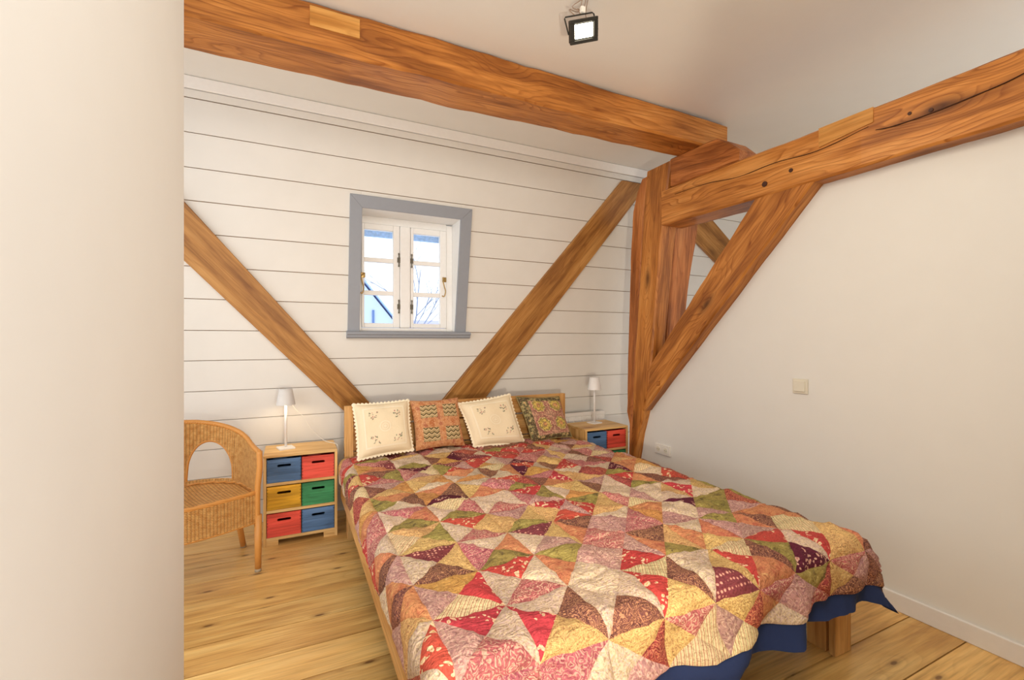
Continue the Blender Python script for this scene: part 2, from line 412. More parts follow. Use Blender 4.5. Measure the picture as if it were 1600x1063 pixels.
WX0, WX1, WZ0, WZ1 = OX0, OX1, OZ0, 2.285
wbox('frame_jamb', WX0, 0.487, WZ0, WZ1 + 0.02, WY + 0.01, WY + 0.07); wbox('frame_jamb', 1.166, WX1, WZ0, WZ1 + 0.02, WY + 0.01, WY + 0.07)
wbox('frame_head', 0.487, 1.166, 2.256, OZ1, WY + 0.01, WY + 0.07); wbox('frame_bottom_rail', 0.487, 1.166, WZ0, 1.446, WY + 0.01, WY + 0.07)
wbox('mullion', 0.779, 0.864, 1.446, 2.256, WY - 0.006, WY + 0.06, None, 0.01)
def hinge(x, z, par):
    bm = bmesh.new(); y = WY - 0.006
    tube_bm(bm, [(x, y, z - 0.045), (x, y, z + 0.045)], 0.0045, 8)
    for dz in (-0.048, 0.048):
        tube_bm(bm, [(x, y, z + dz - 0.006), (x, y, z + dz + 0.006)], 0.0065, 8)
    add_box(bm, x - 0.012, x + 0.012, y + 0.002, y + 0.006, z - 0.02, z + 0.02)
    put(bm_obj('hinge', bm, IRON), par)
def sash(x0, x1, gx0, gx1, hx, handle_x):
    s = empty('sash', ((x0 + x1) / 2, WY, 1.446)); put(s, win)
    y0, y1 = WY, WY + 0.045
    wbox('stile', x0, gx0, 1.448, 2.254, y0, y1, par=s); wbox('stile', gx1, x1, 1.448, 2.254, y0, y1, par=s)
    wbox('top_rail', gx0, gx1, 2.209, 2.254, y0, y1, par=s); wbox('bottom_rail', gx0, gx1, 1.448, 1.482, y0, y1, par=s)
    for z0, z1 in ((1.957, 1.992), (1.70, 1.735)): wbox('muntin', gx0, gx1, z0, z1, y0 + 0.004, y1 - 0.004, par=s)
    for z0, z1 in ((1.482, 1.70), (1.735, 1.957), (1.992, 2.209)):
        wbox('pane', gx0, gx1, z0, z1, WY + 0.024, WY + 0.027, GLASS, 0, s)
    for z in (1.985, 1.615): hinge(hx, z, s)
    pts = smooth_path([(handle_x + 0.012, WY - 0.012, 1.865), (handle_x - 0.012, WY - 0.02, 1.84), (handle_x - 0.004, WY - 0.026, 1.79), (handle_x + 0.006, WY - 0.026, 1.75), (handle_x - 0.004, WY - 0.022, 1.71), (handle_x - 0.022, WY - 0.018, 1.715)], 5)
    bm = bmesh.new(); tube_bm(bm, pts, 0.0045, 8); add_box(bm, handle_x - 0.014, handle_x + 0.02, WY - 0.008, WY, 1.83, 1.87, 0.003)
    put(bm_obj('handle', bm, BRASS, None, True), s)
sash(0.489, 0.777, 0.508, 0.728, 0.770, 0.494); sash(0.866, 1.163, 0.890, 1.110, 0.873, 1.142)

# ------------------------------------------------------------------ timber frame
def rect_x(x, y0, y1, z0, z1): return [(x, y0, z0), (x, y1, z0), (x, y1, z1), (x, y0, z1)]
def rect_y(y, x0, x1, z0, z1): return [(x0, y, z0), (x1, y, z0), (x1, y, z1), (x0, y, z1)]
b1 = timber('ceiling_beam', [rect_x(-1.2, 2.365, 2.64, 2.735, 2.955), rect_x(0.76, 2.365, 2.635, 2.742, 2.958), rect_x(2.92, 2.365, 2.60, 2.752, 2.945)], TIMBER, seed=1, rough=0.007)
tag(b1, 'long old pine beam running under the ceiling in front of the window wall', 'beam')
ib = box('inset_block', -0.113, 0.113, -0.006, 0.006, -0.047, 0.047, INSET, None, 0.001, M=Matrix.Translation((0.192, 2.364, 2.885)))
put(ib, b1); tag(ib, 'pale rectangular inset patch')
XF = 2.632
b2 = timber('tie_beam', [rect_y(2.74, XF, 2.86, 2.25, 2.53), rect_y(1.5, XF, 2.87, 2.236, 2.518), rect_y(0.2, XF, 2.87, 2.232, 2.518)], TIMBER, seed=2, rough=0.006)
tag(b2, 'thick old pine beam across the top of the right partition wall', 'beam')
M = Matrix.Translation((XF - 0.001, 1.41, 2.473)) @ Matrix(((0, 1, 0), (-1, 0, 0), (0, 0, 1))).to_4x4()
bm = bmesh.new()
pl = [(-0.131, -0.058), (0.131, -0.030), (0.131, 0.046), (-0.131, 0.046)]
A = [bm.verts.new((x, -0.006, z)) for x, z in pl]; B = [bm.verts.new((x, 0.02, z)) for x, z in pl]
bm.faces.new(A); bm.faces.new(B[::-1])
for k in range(4): bm.faces.new((A[k], B[k], B[(k + 1) % 4], A[(k + 1) % 4]))
ib = bm_obj('inset_block', bm, INSET, M=M); put(ib, b2); tag(ib, 'pale inset patch')
for (y, z, r) in ((1.865, 2.312, 0.017), (1.70, 2.342, 0.012), (1.05, 2.40, 0.009), (1.13, 2.42, 0.008)):
    bm = bmesh.new(); tube_bm(bm, [(XF - 0.005, y, z), (XF + 0.02, y, z)], r, 10)
    put(bm_obj('peg', bm, plain('dark_peg', srgb(70, 38, 22), 0.6)), b2)
def crack(pts, w, par):
    bm = bmesh.new(); a, b = [], []
    P = smooth_path([(XF - 0.0055, y, z) for y, z in pts], 6); n = len(P)
    for k, p in enumerate(P):
        ww = w * math.sin(PI * (k + 0.5) / n) ** 0.6 * (0.7 + 0.6 * noise.noise(p * 30)); a.append(bm.verts.new(p + V((0, 0, ww)))); b.append(bm.verts.new(p - V((0, 0, ww)))); 
    c2 = [bm.verts.new(v.co + V((0.02, 0, 0))) for v in a]; d2 = [bm.verts.new(v.co + V((0.02, 0, 0))) for v in b]
    for k in range(n - 1):
        bm.faces.new((a[k], a[k + 1], b[k + 1], b[k])); bm.faces.new((a[k], c2[k], c2[k + 1], a[k + 1])); bm.faces.new((b[k], b[k + 1], d2[k + 1], d2[k]))
    put(bm_obj('crack', bm, plain('dark_crack', srgb(66, 36, 16), 0.9)), par)
crack([(0.75, 2.415), (0.83, 2.40), (1.05, 2.385), (1.2, 2.388), (1.27, 2.40)], 0.0028, b2)
crack([(1.30, 2.43), (1.55, 2.40), (1.80, 2.42), (2.05, 2.415), (2.30, 2.45), (2.6, 2.46)], 0.0022, b2)
bol = timber('saddle_block', [rect_y(2.66, 2.645, 2.84, 2.532, 2.757), rect_y(2.24, 2.645, 2.84, 2.522, 2.748), rect_y(2.15, 2.65, 2.84, 2.522, 2.69), rect_y(2.06, 2.655, 2.83, 2.522, 2.60)], TIMBER_RED, seed=3, rough=0.006)
tag(bol, 'short reddish timber block wedged between the two crossing beams', 'timber')
def post_sec(z, yn, yf, x0, x1): return [(x0, yn, z), (x1, yn, z), (x1, yf, z), (x0, yf, z)]
pb = timber('main_post', [post_sec(z, a, b, XF + 0.006 + (0.012 if z < 0.9 else 0), 2.74 if z < 0.9 else 2.785) for z, a, b in ((0.0, 3.11, 3.145), (0.30, 3.085, 3.127), (0.55, 3.035, 3.12), (0.76, 2.965, 3.105), (0.98, 2.885, 3.085), (2.05, 2.765, 2.985), (2.42, 2.70, 2.96), (2.735, 2.655, 2.915))], TIMBER, seed=4, rough=0.005, axis=(0, -0.11, 1))
tag(pb, 'tall leaning pine post carrying the two crossing beams', 'post')
pa = timber('rear_post', [post_sec(z, a, b, XF + 0.022, 2.76) for z, a, b in ((0.0, 3.15, 3.18), (0.30, 3.130, 3.16), (0.62, 3.115, 3.15), (0.72, 3.110, 3.184), (1.19, 3.068, 3.174), (2.05, 2.988, 3.14), (2.45, 2.963, 3.108), (2.60, 2.938, 3.06), (2.70, 2.92, 2.998))], TIMBER_RED, seed=5, rough=0.006, axis=(0, -0.08, 1))
tag(pa, 'dark reddish slim post pressed behind the main post beside the board wall', 'post')
pc = timber('side_post', [post_sec(z, a, b, 2.802, x1) for z, a, b, x1 in ((0.0, 3.02, 3.26, 2.93), (0.76, 2.905, 3.15, 2.95), (1.77, 2.81, 3.05, 3.0), (2.235, 2.77, 3.0, 3.06), (2.45, 2.752, 2.98, 3.07))], TIMBER_RED, seed=6, rough=0.004, axis=(0, -0.11, 1))
tag(pc, 'reddish post standing beyond a dark gap on the partition side', 'post')
def br(z): return 1.575 + 0.935 * (2.238 - z), 1.945 + 0.852 * (2.238 - z)
secs = []
for z in (2.238, 1.8, 1.4, 1.1): 
    lo, up = br(z); secs.append([(XF + 0.002, lo, z), (2.85, lo, z), (2.85, up, z), (XF + 0.002, up, z)])
lo, up = br(0.74); secs.append([(XF + 0.006, lo - 0.035, 0.76), (2.80, lo - 0.01, 0.76), (2.80, 2.89, 1.10), (XF + 0.006, 2.875, 1.12)])
kb = timber('knee_brace', secs, TIMBER, seed=8, rough=0.005, axis=(0, -0.68, 0.73))
tag(kb, 'thick diagonal pine brace between the leaning post and the partition beam', 'brace')
pin = timber('tenon_pin', [rect_y(2.79, XF - 0.006, XF + 0.03, 0.985, 1.02), rect_y(2.76, XF - 0.006, XF + 0.03, 0.99, 1.025)], TIMBER, None, rough=0.001, cham=0.004)
put(pin, kb)
# flat braces on the board wall
def line_x(p, q, z): return p[0] + (q[0] - p[0]) * (z - p[1]) / (q[1] - p[1])
def wall_brace(name, ul, ur, ll, lr, zt, zb, label):
    poly = [(line_x(ul, ll, zt), zt), (line_x(ul, ll, zb), zb), (line_x(ur, lr, zb), zb), (line_x(ur, lr, zt), zt)]
    g = (ll[0] - ul[0], ll[1] - ul[1])
    o = wall_prism(name, poly, 0.0005, 0.034, BRACE_W, None, 0.003, g); tag(o, label, 'brace', 'braces on the board wall'); return o
wall_brace('wall_brace', (-0.619, 1.866), (-0.609, 2.227), (0.40, 0.773), (0.55, 0.864), 2.83, 0.36, 'brown diagonal brace falling towards the bed from behind the left wall')
wall_brace('wall_brace', (2.86, 2.95), (2.9, 2.632), (1.146, 0.861), (1.512, 0.841), 2.83, 0.36, 'brown diagonal brace rising from the headboard to the corner posts')
wall_brace('wall_brace', (3.83, 2.34), (4.024, 2.575), (4.108, 2.185), (4.279, 2.421), 2.66, 1.4, 'brown diagonal brace glimpsed through the triangle beside the post')

# ------------------------------------------------------------------ bed
BX0, BX1, BYF, BYH = 0.310, 2.185, 1.15, 3.42
bed = tag(empty('bed', (1.25, 2.3, 0)), 'oak bed frame with plank headboard under the patchwork bedspread', 'bed')
def bp(o): return put(o, bed)
for z0, z1 in ((0.30, 0.548), (0.560, 0.728), (0.742, 0.882)):
    bp(lbox('headboard_plank', 0.338, 2.165, 3.425, 3.452, z0, z1, OAK, None, 0.004))
for x in (0.338, 2.105): bp(lbox('headboard_end', x, x + 0.06, 3.412, 3.425, 0.28, 0.882, OAK, None, 0.003, 'z'))
for x in (0.45, 2.05): bp(lbox('headboard_post', x - 0.04, x + 0.04, 3.452, 3.48, 0.0, 0.86, OAK, None, 0.003, 'z'))
bp(lbox('side_rail', BX0, BX0 + 0.028, BYF + 0.0, BYH, 0.255, 0.40, OAK, None, 0.003, 'y'))
bp(lbox('side_rail', BX1 - 0.028, BX1, BYF + 0.0, BYH, 0.255, 0.40, OAK, None, 0.003, 'y'))
bp(lbox('foot_rail', BX0 + 0.028, BX1 - 0.028, BYF + 0.01, BYF + 0.038, 0.255, 0.40, OAK, None, 0.003))
def leg(x0, x1, yf, s, ins):
    o = empty('leg', ((x0 + x1) / 2, yf, 0)); bp(o)
    put(lbox('leg_board', x0, x1, yf, yf + 0.03, 0, 0.39, OAK, None, 0.003, 'z'), o)
    xx = x0 if s > 0 else x1 - 0.03
    put(lbox('leg_board', xx, xx + 0.03, yf + 0.03 + ins, yf + 0.11 + ins, 0, 0.39, OAK, None, 0.003, 'z'), o)
leg(2.083, 2.195, 1.152, 1, 0.012); leg(0.36, 0.465, 1.16, 1, 0.0); leg(0.345, 0.40, 3.27, 1, 0.0); leg(2.10, 2.17, 3.27, -1, 0.0)
bm = bmesh.new(); add_box(bm, 0.36, 2.15, 1.19, 3.415, 0.30, 0.493, 0.04)
mt = bm_obj('mattress', bm, SHEET, None, True); tag(mt, 'mattress in a dark blue sheet under the patchwork bedspread', 'mattress')

# bedspread surface --------------------------------------------------
ZT = 0.515; RR = 0.05
XL, XR, YF = 0.302, 2.195, 1.085
def edge(d):
    if d <= 0: return 0.0, 0.0
    q = RR * PI / 2
    if d < q: return RR * math.sin(d / RR), RR * (1 - math.cos(d / RR))
    return RR, RR + d - q
def ridge(x, y, ang, freq, seed):
    u = x * math.cos(ang) + y * math.sin(ang); v = -x * math.sin(ang) + y * math.cos(ang)
    n = noise.noise(V((u * freq, v * freq * 0.28, seed)))
    return 1.0 - min(1.0, abs(n) * 3.2)
def quilt(s, t, inset=0.0):
    ox, dx, sx = 0.0, 0.0, 0.0
    if s < XL + RR: ox, dx = edge(XL + RR - s); x = XL + RR - ox; sx = -1
    elif s > XR - RR: ox, dx = edge(s - XR + RR); x = XR - RR + ox; sx = 1
    else: x = s
    oy, dy = 0.0, 0.0
    if t < YF + RR: oy, dy = edge(YF + RR - t); y = YF + RR - oy
    else: y = t
    hang = max(dx, dy) + 0.35 * min(dx, dy)
    cf = 1.0 - 0.4 * (min(dx, dy) / max(dx, dy) if max(dx, dy) > 1e-6 else 0.0)
    z = ZT - hang
    wob = noise.noise(V((s * 2.3, t * 2.3, 5.0)))
    rip = noise.noise(V((s * 6.0, t * 6.0, 9.0)))
    fx = max(0.0, dx - 0.03); fy = max(0.0, dy - 0.03)
    x += sx * (fx * 0.10 + fx * 0.30 * (0.5 + rip)) * (1.0 if sx > 0 else 0.15) * cf; y -= (fy * 0.22 + fy * 0.55 * rip) * cf
    mn = min(dx, dy)
    if sx > 0: x += mn * 0.45; y += mn * 0.10
    top = 1.0 - min(1.0, hang / 0.06)
    w = 0.012 * wob + 0.011 * ridge(s, t, 0.5, 4.5, 1.0) ** 2 + 0.009 * ridge(s, t, 1.25, 6.0, 4.0) ** 2 + 0.007 * ridge(s, t, 2.5, 8.0, 7.0) ** 3 + 0.0045 * ridge(s, t, 0.15, 13.0, 12.0) ** 2 + 0.003 * noise.noise(V((s * 25, t * 25, 2.0)))
    mid = math.exp(-((s - 1.25) / 0.75) ** 4) * 0.008
    z += w * (0.3 + 0.7 * top) + mid * top
    if hang > 0.02:
        y -= 0.010 * (ridge(s, t, 0.0, 7.0, 3.0) ** 2) * (1 if dy > dx else 0); x += sx * (0.012 if sx > 0 else 0.005) * (ridge(s, t, 1.57, 6.0, 6.0) ** 2) * (1 if dx > dy else 0)
    z -= inset * top; x -= sx * inset * (1 - top); y += inset * (1 - top) * (1 if dy > dx else 0)
    return V((x, y, z))

def fabric(name, base, second, third, style, sc):
    m, nt, b = new_mat(name, 0.8, 0.2)
    co = nd(nt, 'ShaderNodeTexCoord').outputs['Object']
    soft = nd(nt, 'ShaderNodeTexNoise', Vector=co, Scale=9.0, Detail=3.0)
    base2 = ramp(nt, soft.outputs[0], [(0.35, tuple(x * 0.86 for x in base)), (0.65, tuple(min(1, x * 1.1) for x in base))])
    wn = nd(nt, 'ShaderNodeTexNoise', Vector=co, Scale=22.0, Detail=2.0)
    wvec = nd(nt, 'ShaderNodeVectorMath', {'operation': 'SCALE'}, i0=wn.outputs['Color'], Scale=0.06 if style != 'dots' else 0.0)
    v = nd(nt, 'ShaderNodeVectorMath', {'operation': 'ADD'}, i0=co, i1=wvec.outputs[0]).outputs[0]
    if style == 'floral':
        vo = nd(nt, 'ShaderNodeTexVoronoi', Vector=v, Scale=sc); big = nd(nt, 'ShaderNodeTexNoise', Vector=co, Scale=14.0, Detail=1.0)
        f = math_n(nt, 'MULTIPLY', math_n(nt, 'LESS_THAN', vo.outputs['Distance'], 0.36), math_n(nt, 'GREATER_THAN', big.outputs[0], 0.47))
        f2 = math_n(nt, 'LESS_THAN', vo.outputs['Distance'], 0.1)
        c = mixc(nt, f, base2, second); c = mixc(nt, math_n(nt, 'MULTIPLY', f2, f), c, third)
    elif style == 'paisley':
        vo = nd(nt, 'ShaderNodeTexVoronoi', Vector=v, Scale=sc)
        r = math_n(nt, 'FRACT', math_n(nt, 'MULTIPLY', vo.outputs['Distance'], 3.2))
        c = mixc(nt, math_n(nt, 'MULTIPLY', math_n(nt, 'GREATER_THAN', r, 0.62), 0.8), base2, second)
        n2 = nd(nt, 'ShaderNodeTexNoise', Vector=v, Scale=sc * 3, Detail=2.0)
        c = mixc(nt, math_n(nt, 'MULTIPLY', math_n(nt, 'GREATER_THAN', n2.outputs[0], 0.58), 0.7), c, third)
    elif style == 'batik':
        n2 = nd(nt, 'ShaderNodeTexNoise', Vector=v, Scale=sc, Detail=5.0, Roughness=0.65)
        c = ramp(nt, n2.outputs[0], [(0.36, third), (0.48, base), (0.58, base), (0.68, second)])
    elif style == 'stripe':
        s = nd(nt, 'ShaderNodeSeparateXYZ', Vector=nd(nt, 'ShaderNodeMapping', Vector=co, Rotation=(0, 0, 0.6)).outputs[0])
        f1 = math_n(nt, 'FRACT', math_n(nt, 'MULTIPLY', s.outputs[0], sc))
        c = ramp(nt, f1, [(0.0, base), (0.3, base), (0.34, second), (0.44, base), (0.6, third), (0.66, base), (0.9, second)], 'CONSTANT')
    elif style == 'dots':
        vo = nd(nt, 'ShaderNodeTexVoronoi', Vector=co, Scale=sc, Randomness=0.25)
        c = mixc(nt, ramp(nt, vo.outputs['Distance'], [(0.22, (1, 1, 1)), (0.38, (0, 0, 0))]), base2, second)
    fine = nd(nt, 'ShaderNodeTexNoise', Vector=v, Scale=130.0, Detail=3.0, Roughness=0.7)
    c = mixc(nt, 1.0, c, ramp(nt, fine.outputs[0], [(0.36, (0.66, 0.58, 0.52)), (0.47, (0.98, 0.97, 0.95)), (0.6, (1.12, 1.1, 1.06))]), 'MULTIPLY')
    oi = nd(nt, 'ShaderNodeObjectInfo')
    hs_ = nd(nt, 'ShaderNodeHueSaturation', Color=c, Saturation=0.95)
    nt.links.new(math_n(nt, 'ADD', 0.492, math_n(nt, 'MULTIPLY', oi.outputs['Random'], 0.018)), hs_.inputs['Hue'])
    nt.links.new(math_n(nt, 'ADD', 0.86, math_n(nt, 'MULTIPLY', math_n(nt, 'FRACT', math_n(nt, 'MULTIPLY', oi.outputs['Random'], 7.3)), 0.2)), hs_.inputs['Value'])
    nt.links.new(hs_.outputs[0], b.inputs['Base Color'])
    cm = nd(nt, 'ShaderNodeMapping', Vector=co, Scale=(9.0, 26.0, 12.0), Rotation=(0, 0, 0.5))
    cr = nd(nt, 'ShaderNodeTexNoise', Vector=cm.outputs[0], Scale=1.0, Detail=3.0, Distortion=1.2)
    crease = math_n(nt, 'ABSOLUTE', math_n(nt, 'SUBTRACT', cr.outputs[0], 0.5))
    bump(nt, b, math_n(nt, 'ADD', math_n(nt, 'MULTIPLY', fine.outputs[0], 0.08), math_n(nt, 'MULTIPLY', crease, -1.6)), 0.75, 0.02)
    return m
c_ = srgb
FAB = {
 'R': fabric('red_floral_cloth', c_(196, 54, 50), c_(236, 198, 158), c_(214, 150, 70), 'floral', 42),
 'W': fabric('pale_batik_cloth', c_(220, 196, 164), c_(206, 178, 168), c_(190, 160, 126), 'paisley', 34),
 'P': fabric('rose_paisley_cloth', c_(186, 98, 104), c_(222, 176, 152), c_(160, 74, 86), 'paisley', 40),
 'L': fabric('mauve_cloth', c_(190, 142, 134), c_(214, 176, 158), c_(156, 108, 112), 'paisley', 30),
 'K': fabric('brown_print_cloth', c_(118, 72, 62), c_(196, 138, 98), c_(92, 52, 58), 'paisley', 55),
 'G': fabric('gold_cloth', c_(206, 150, 76), c_(226, 178, 106), c_(176, 118, 56), 'batik', 40),
 'Y': fabric('straw_print_cloth', c_(226, 188, 120), c_(206, 158, 92), c_(168, 110, 72), 'paisley', 60),
 'O': fabric('orange_batik_cloth', c_(208, 132, 88), c_(228, 176, 116), c_(186, 98, 70), 'batik', 30),
 'V': fabric('olive_cloth', c_(158, 142, 72), c_(196, 180, 104), c_(112, 96, 58), 'batik', 34),
 'M': fabric('maroon_print_cloth', c_(160, 58, 56), c_(214, 130, 92), c_(110, 34, 44), 'paisley', 48),
 'S': fabric('striped_cloth', c_(230, 208, 160), c_(186, 130, 96), c_(166, 160, 110), 'stripe', 42),
 'D': fabric('dotted_maroon_cloth', c_(128, 56, 62), c_(230, 164, 142), c_(90, 30, 40), 'dots', 62),
 'N': fabric('plum_floral_cloth', c_(96, 28, 52), c_(222, 170, 150), c_(190, 90, 100), 'floral', 60),
}
SL = [0.192, 0.37, 0.604, 0.832, 1.052, 1.268, 1.480, 1.696, 1.918, 2.145, 2.375]
TLN = [0.925, 1.062] + [1.062 + 0.2345 * k for k in range(1, 10)] + [3.40]
# per square: foot-side, head-side, left, right triangle
ROWS = {
 0: 'WWMR PPLP YPPW LYWM SPYS SYLM WPOL PVLM KPYL KLKP',
 1: 'WWMR PRLW YWRK KWWW YSRK DWWY OSRK NRVW YSRY KKOO',
 2: 'YKLO SGLR PRWW WVOL RPLL VKOY YWOO LVLO SOKO KMKO',
 3: 'OKWL KDWY VWPO LDWY PKOL PWLP LOGW LNWV LVVM OOVO',
}
pool = 'YYYPPPLLLOORRRKKVVWWWWGGMMSDN'
sp = tag(empty('bedspread', (1.25, 2.2, ZT)), 'patchwork bedspread of triangles with a navy border draped over the bed', 'bedspread')
NS = 9
def tri_mesh(c0, c1, c2, out):
    """fills a cloth-space triangle with a puffed grid; appends to (verts, faces)"""
    vs, fs = out; base = len(vs); idx = {}
    for i in range(NS + 1):
        for j in range(NS + 1 - i):
            k = NS - i - j; a, b, c = i / NS, j / NS, k / NS
            s = c0[0] * a + c1[0] * b + c2[0] * c; t = c0[1] * a + c1[1] * b + c2[1] * c
            p = quilt(s, t); puff = 0.0075 * min(1.0, min(a, b, c) * 7.0) ** 0.6
            e = 0.01
            n = (quilt(s + e, t) - p).cross(quilt(s, t + e) - p)
            n = n.normalized() if n.length > 1e-9 else V((0, 0, 1))
            idx[i, j] = len(vs); vs.append(p + n * puff)
    for i in range(NS):
        for j in range(NS - i):
            fs.append((idx[i, j], idx[i + 1, j], idx[i, j + 1]))
            if i + j < NS - 1: fs.append((idx[i + 1, j], idx[i + 1, j + 1], idx[i, j + 1]))
cand = []
for j in range(len(TLN) - 1):
    codes = ROWS[j].split() if j in ROWS else None
    for i in range(len(SL) - 1):
        s0, s1, t0, t1 = SL[i], SL[i + 1], TLN[j], TLN[j + 1]; cc = ((s0 + s1) / 2, (t0 + t1) / 2)
        kinds = codes[i] if codes else ''.join(random.choice(pool) for _ in range(4))
        for q, (a, b) in enumerate((((s0, t0), (s1, t0)), ((s1, t1), (s0, t1)), ((s0, t1), (s0, t0)), ((s1, t0), (s1, t1)))):
            rank = (j if i < 9 else j + 6) + (0 if i else 1)
            cand.append((rank, kinds[q], a, b, cc))
cand.sort(key=lambda r: r[0])
far = {}
for n_, (rank, kd_, a, b, cc) in enumerate(cand):
    if n_ < 296:
        o = ([], []); tri_mesh(a, b, cc, o)
        put(mesh_obj('patch', o[0], o[1], FAB[kd_], None, True), sp)
    else:
        tri_mesh(a, b, cc, far.setdefault(kd_, ([], [])))
me_v, me_f, me_m, mats = [], [], [], []
for kd_, (vs, fs) in far.items():
    o = len(me_v); me_v += vs; me_f += [tuple(x + o for x in f) for f in fs]; me_m += [len(mats)] * len(fs); mats.append(FAB[kd_])
me = bpy.data.meshes.new('small_patches'); me.from_pydata([tuple(v) for v in me_v], [], me_f)
for m in mats: me.materials.append(m)
me.polygons.foreach_set('material_index', me_m); me.polygons.foreach_set('use_smooth', [True] * len(me_f))
o = bpy.data.objects.new('patches', me); COL.objects.link(o); put(o, sp); o['kind'] = 'stuff'
# navy backing and border
NX, NY = 130, 130
vs, fs = [], []
for j in range(NY + 1):
    for i in range(NX + 1):
        s = SL[0] - 0.014 + (SL[-1] - SL[0] + 0.074) * i / NX; t = TLN[0] - 0.068 + (TLN[-1] - TLN[0] + 0.068) * j / NY
        vs.append(quilt(s, t, 0.006))
for j in range(NY):
    for i in range(NX):
        k = j * (NX + 1) + i; fs.append((k, k + 1, k + NX + 2, k + NX + 1))
bk = put(mesh_obj('navy_backing', vs, fs, NAVY, None, True), sp); tag(bk, 'navy blue cloth border and backing')

# ------------------------------------------------------------------ cushions
def cushion(name, corners, thick, mat, label, edge_fn=None, uvs=True):
    """corners: bottom-left, bottom-right, top-right, top-left (world points), bulging towards the room"""
    bl, br_, tr, tl = [V(c) for c in corners]
    nrm = (br_ - bl).cross(tl - bl).normalized()
    if nrm.y > 0: nrm = -nrm
    N_ = 26
    def P(u, v, side=1):
        # sides curve in a little
        uu = u; vv = v
        p = bl * (1 - uu) * (1 - vv) + br_ * uu * (1 - vv) + tr * uu * vv + tl * (1 - uu) * vv
        c = (bl + br_ + tr + tl) / 4
        pin = 0.07 * (1 - (2 * u - 1) ** 2) * abs(2 * v - 1) ** 3 + 0.07 * (1 - (2 * v - 1) ** 2) * abs(2 * u - 1) ** 3
        p = p.lerp(c, pin)
        h = (max(0.0, 1 - (2 * u - 1) ** 4) * max(0.0, 1 - (2 * v - 1) ** 4)) ** 0.55
        w = noise.noise(V((u * 3, v * 3, bl.x * 5))) * 0.012 * h
        return p + nrm * side * (thick / 2 * h + (w if side > 0 else 0))
    root = empty(name, (bl + br_) / 2); tag(root, label, 'cushion', 'cushions along the headboard')
    vs, fs, uv = [], [], []
    for side in (1, -1):
        o = len(vs)
        for j in range(N_ + 1):
            for i in range(N_ + 1):
                vs.append(P(i / N_, j / N_, side)); uv.append((i / N_, j / N_))
        for j in range(N_):
            for i in range(N_):
                k = o + j * (N_ + 1) + i; f = (k, k + 1, k + N_ + 2, k + N_ + 1)
                fs.append(f if side > 0 else f[::-1])
    put(mesh_obj('cushion_cover', vs, fs, mat, None, True, uv), root)
    return root, P, nrm
CREAM = plain('cream_cotton', srgb(238, 220, 186), 0.85, 0, 0.15, 90.0, 0.15)
LACE = plain('ivory_lace', srgb(244, 230, 202), 0.85, 0, 0.15, 150.0, 0.4)
EMB_G = plain('grey_green_thread', srgb(126, 128, 104), 0.8); EMB_P = plain('dusty_pink_thread', srgb(200, 138, 128), 0.8)
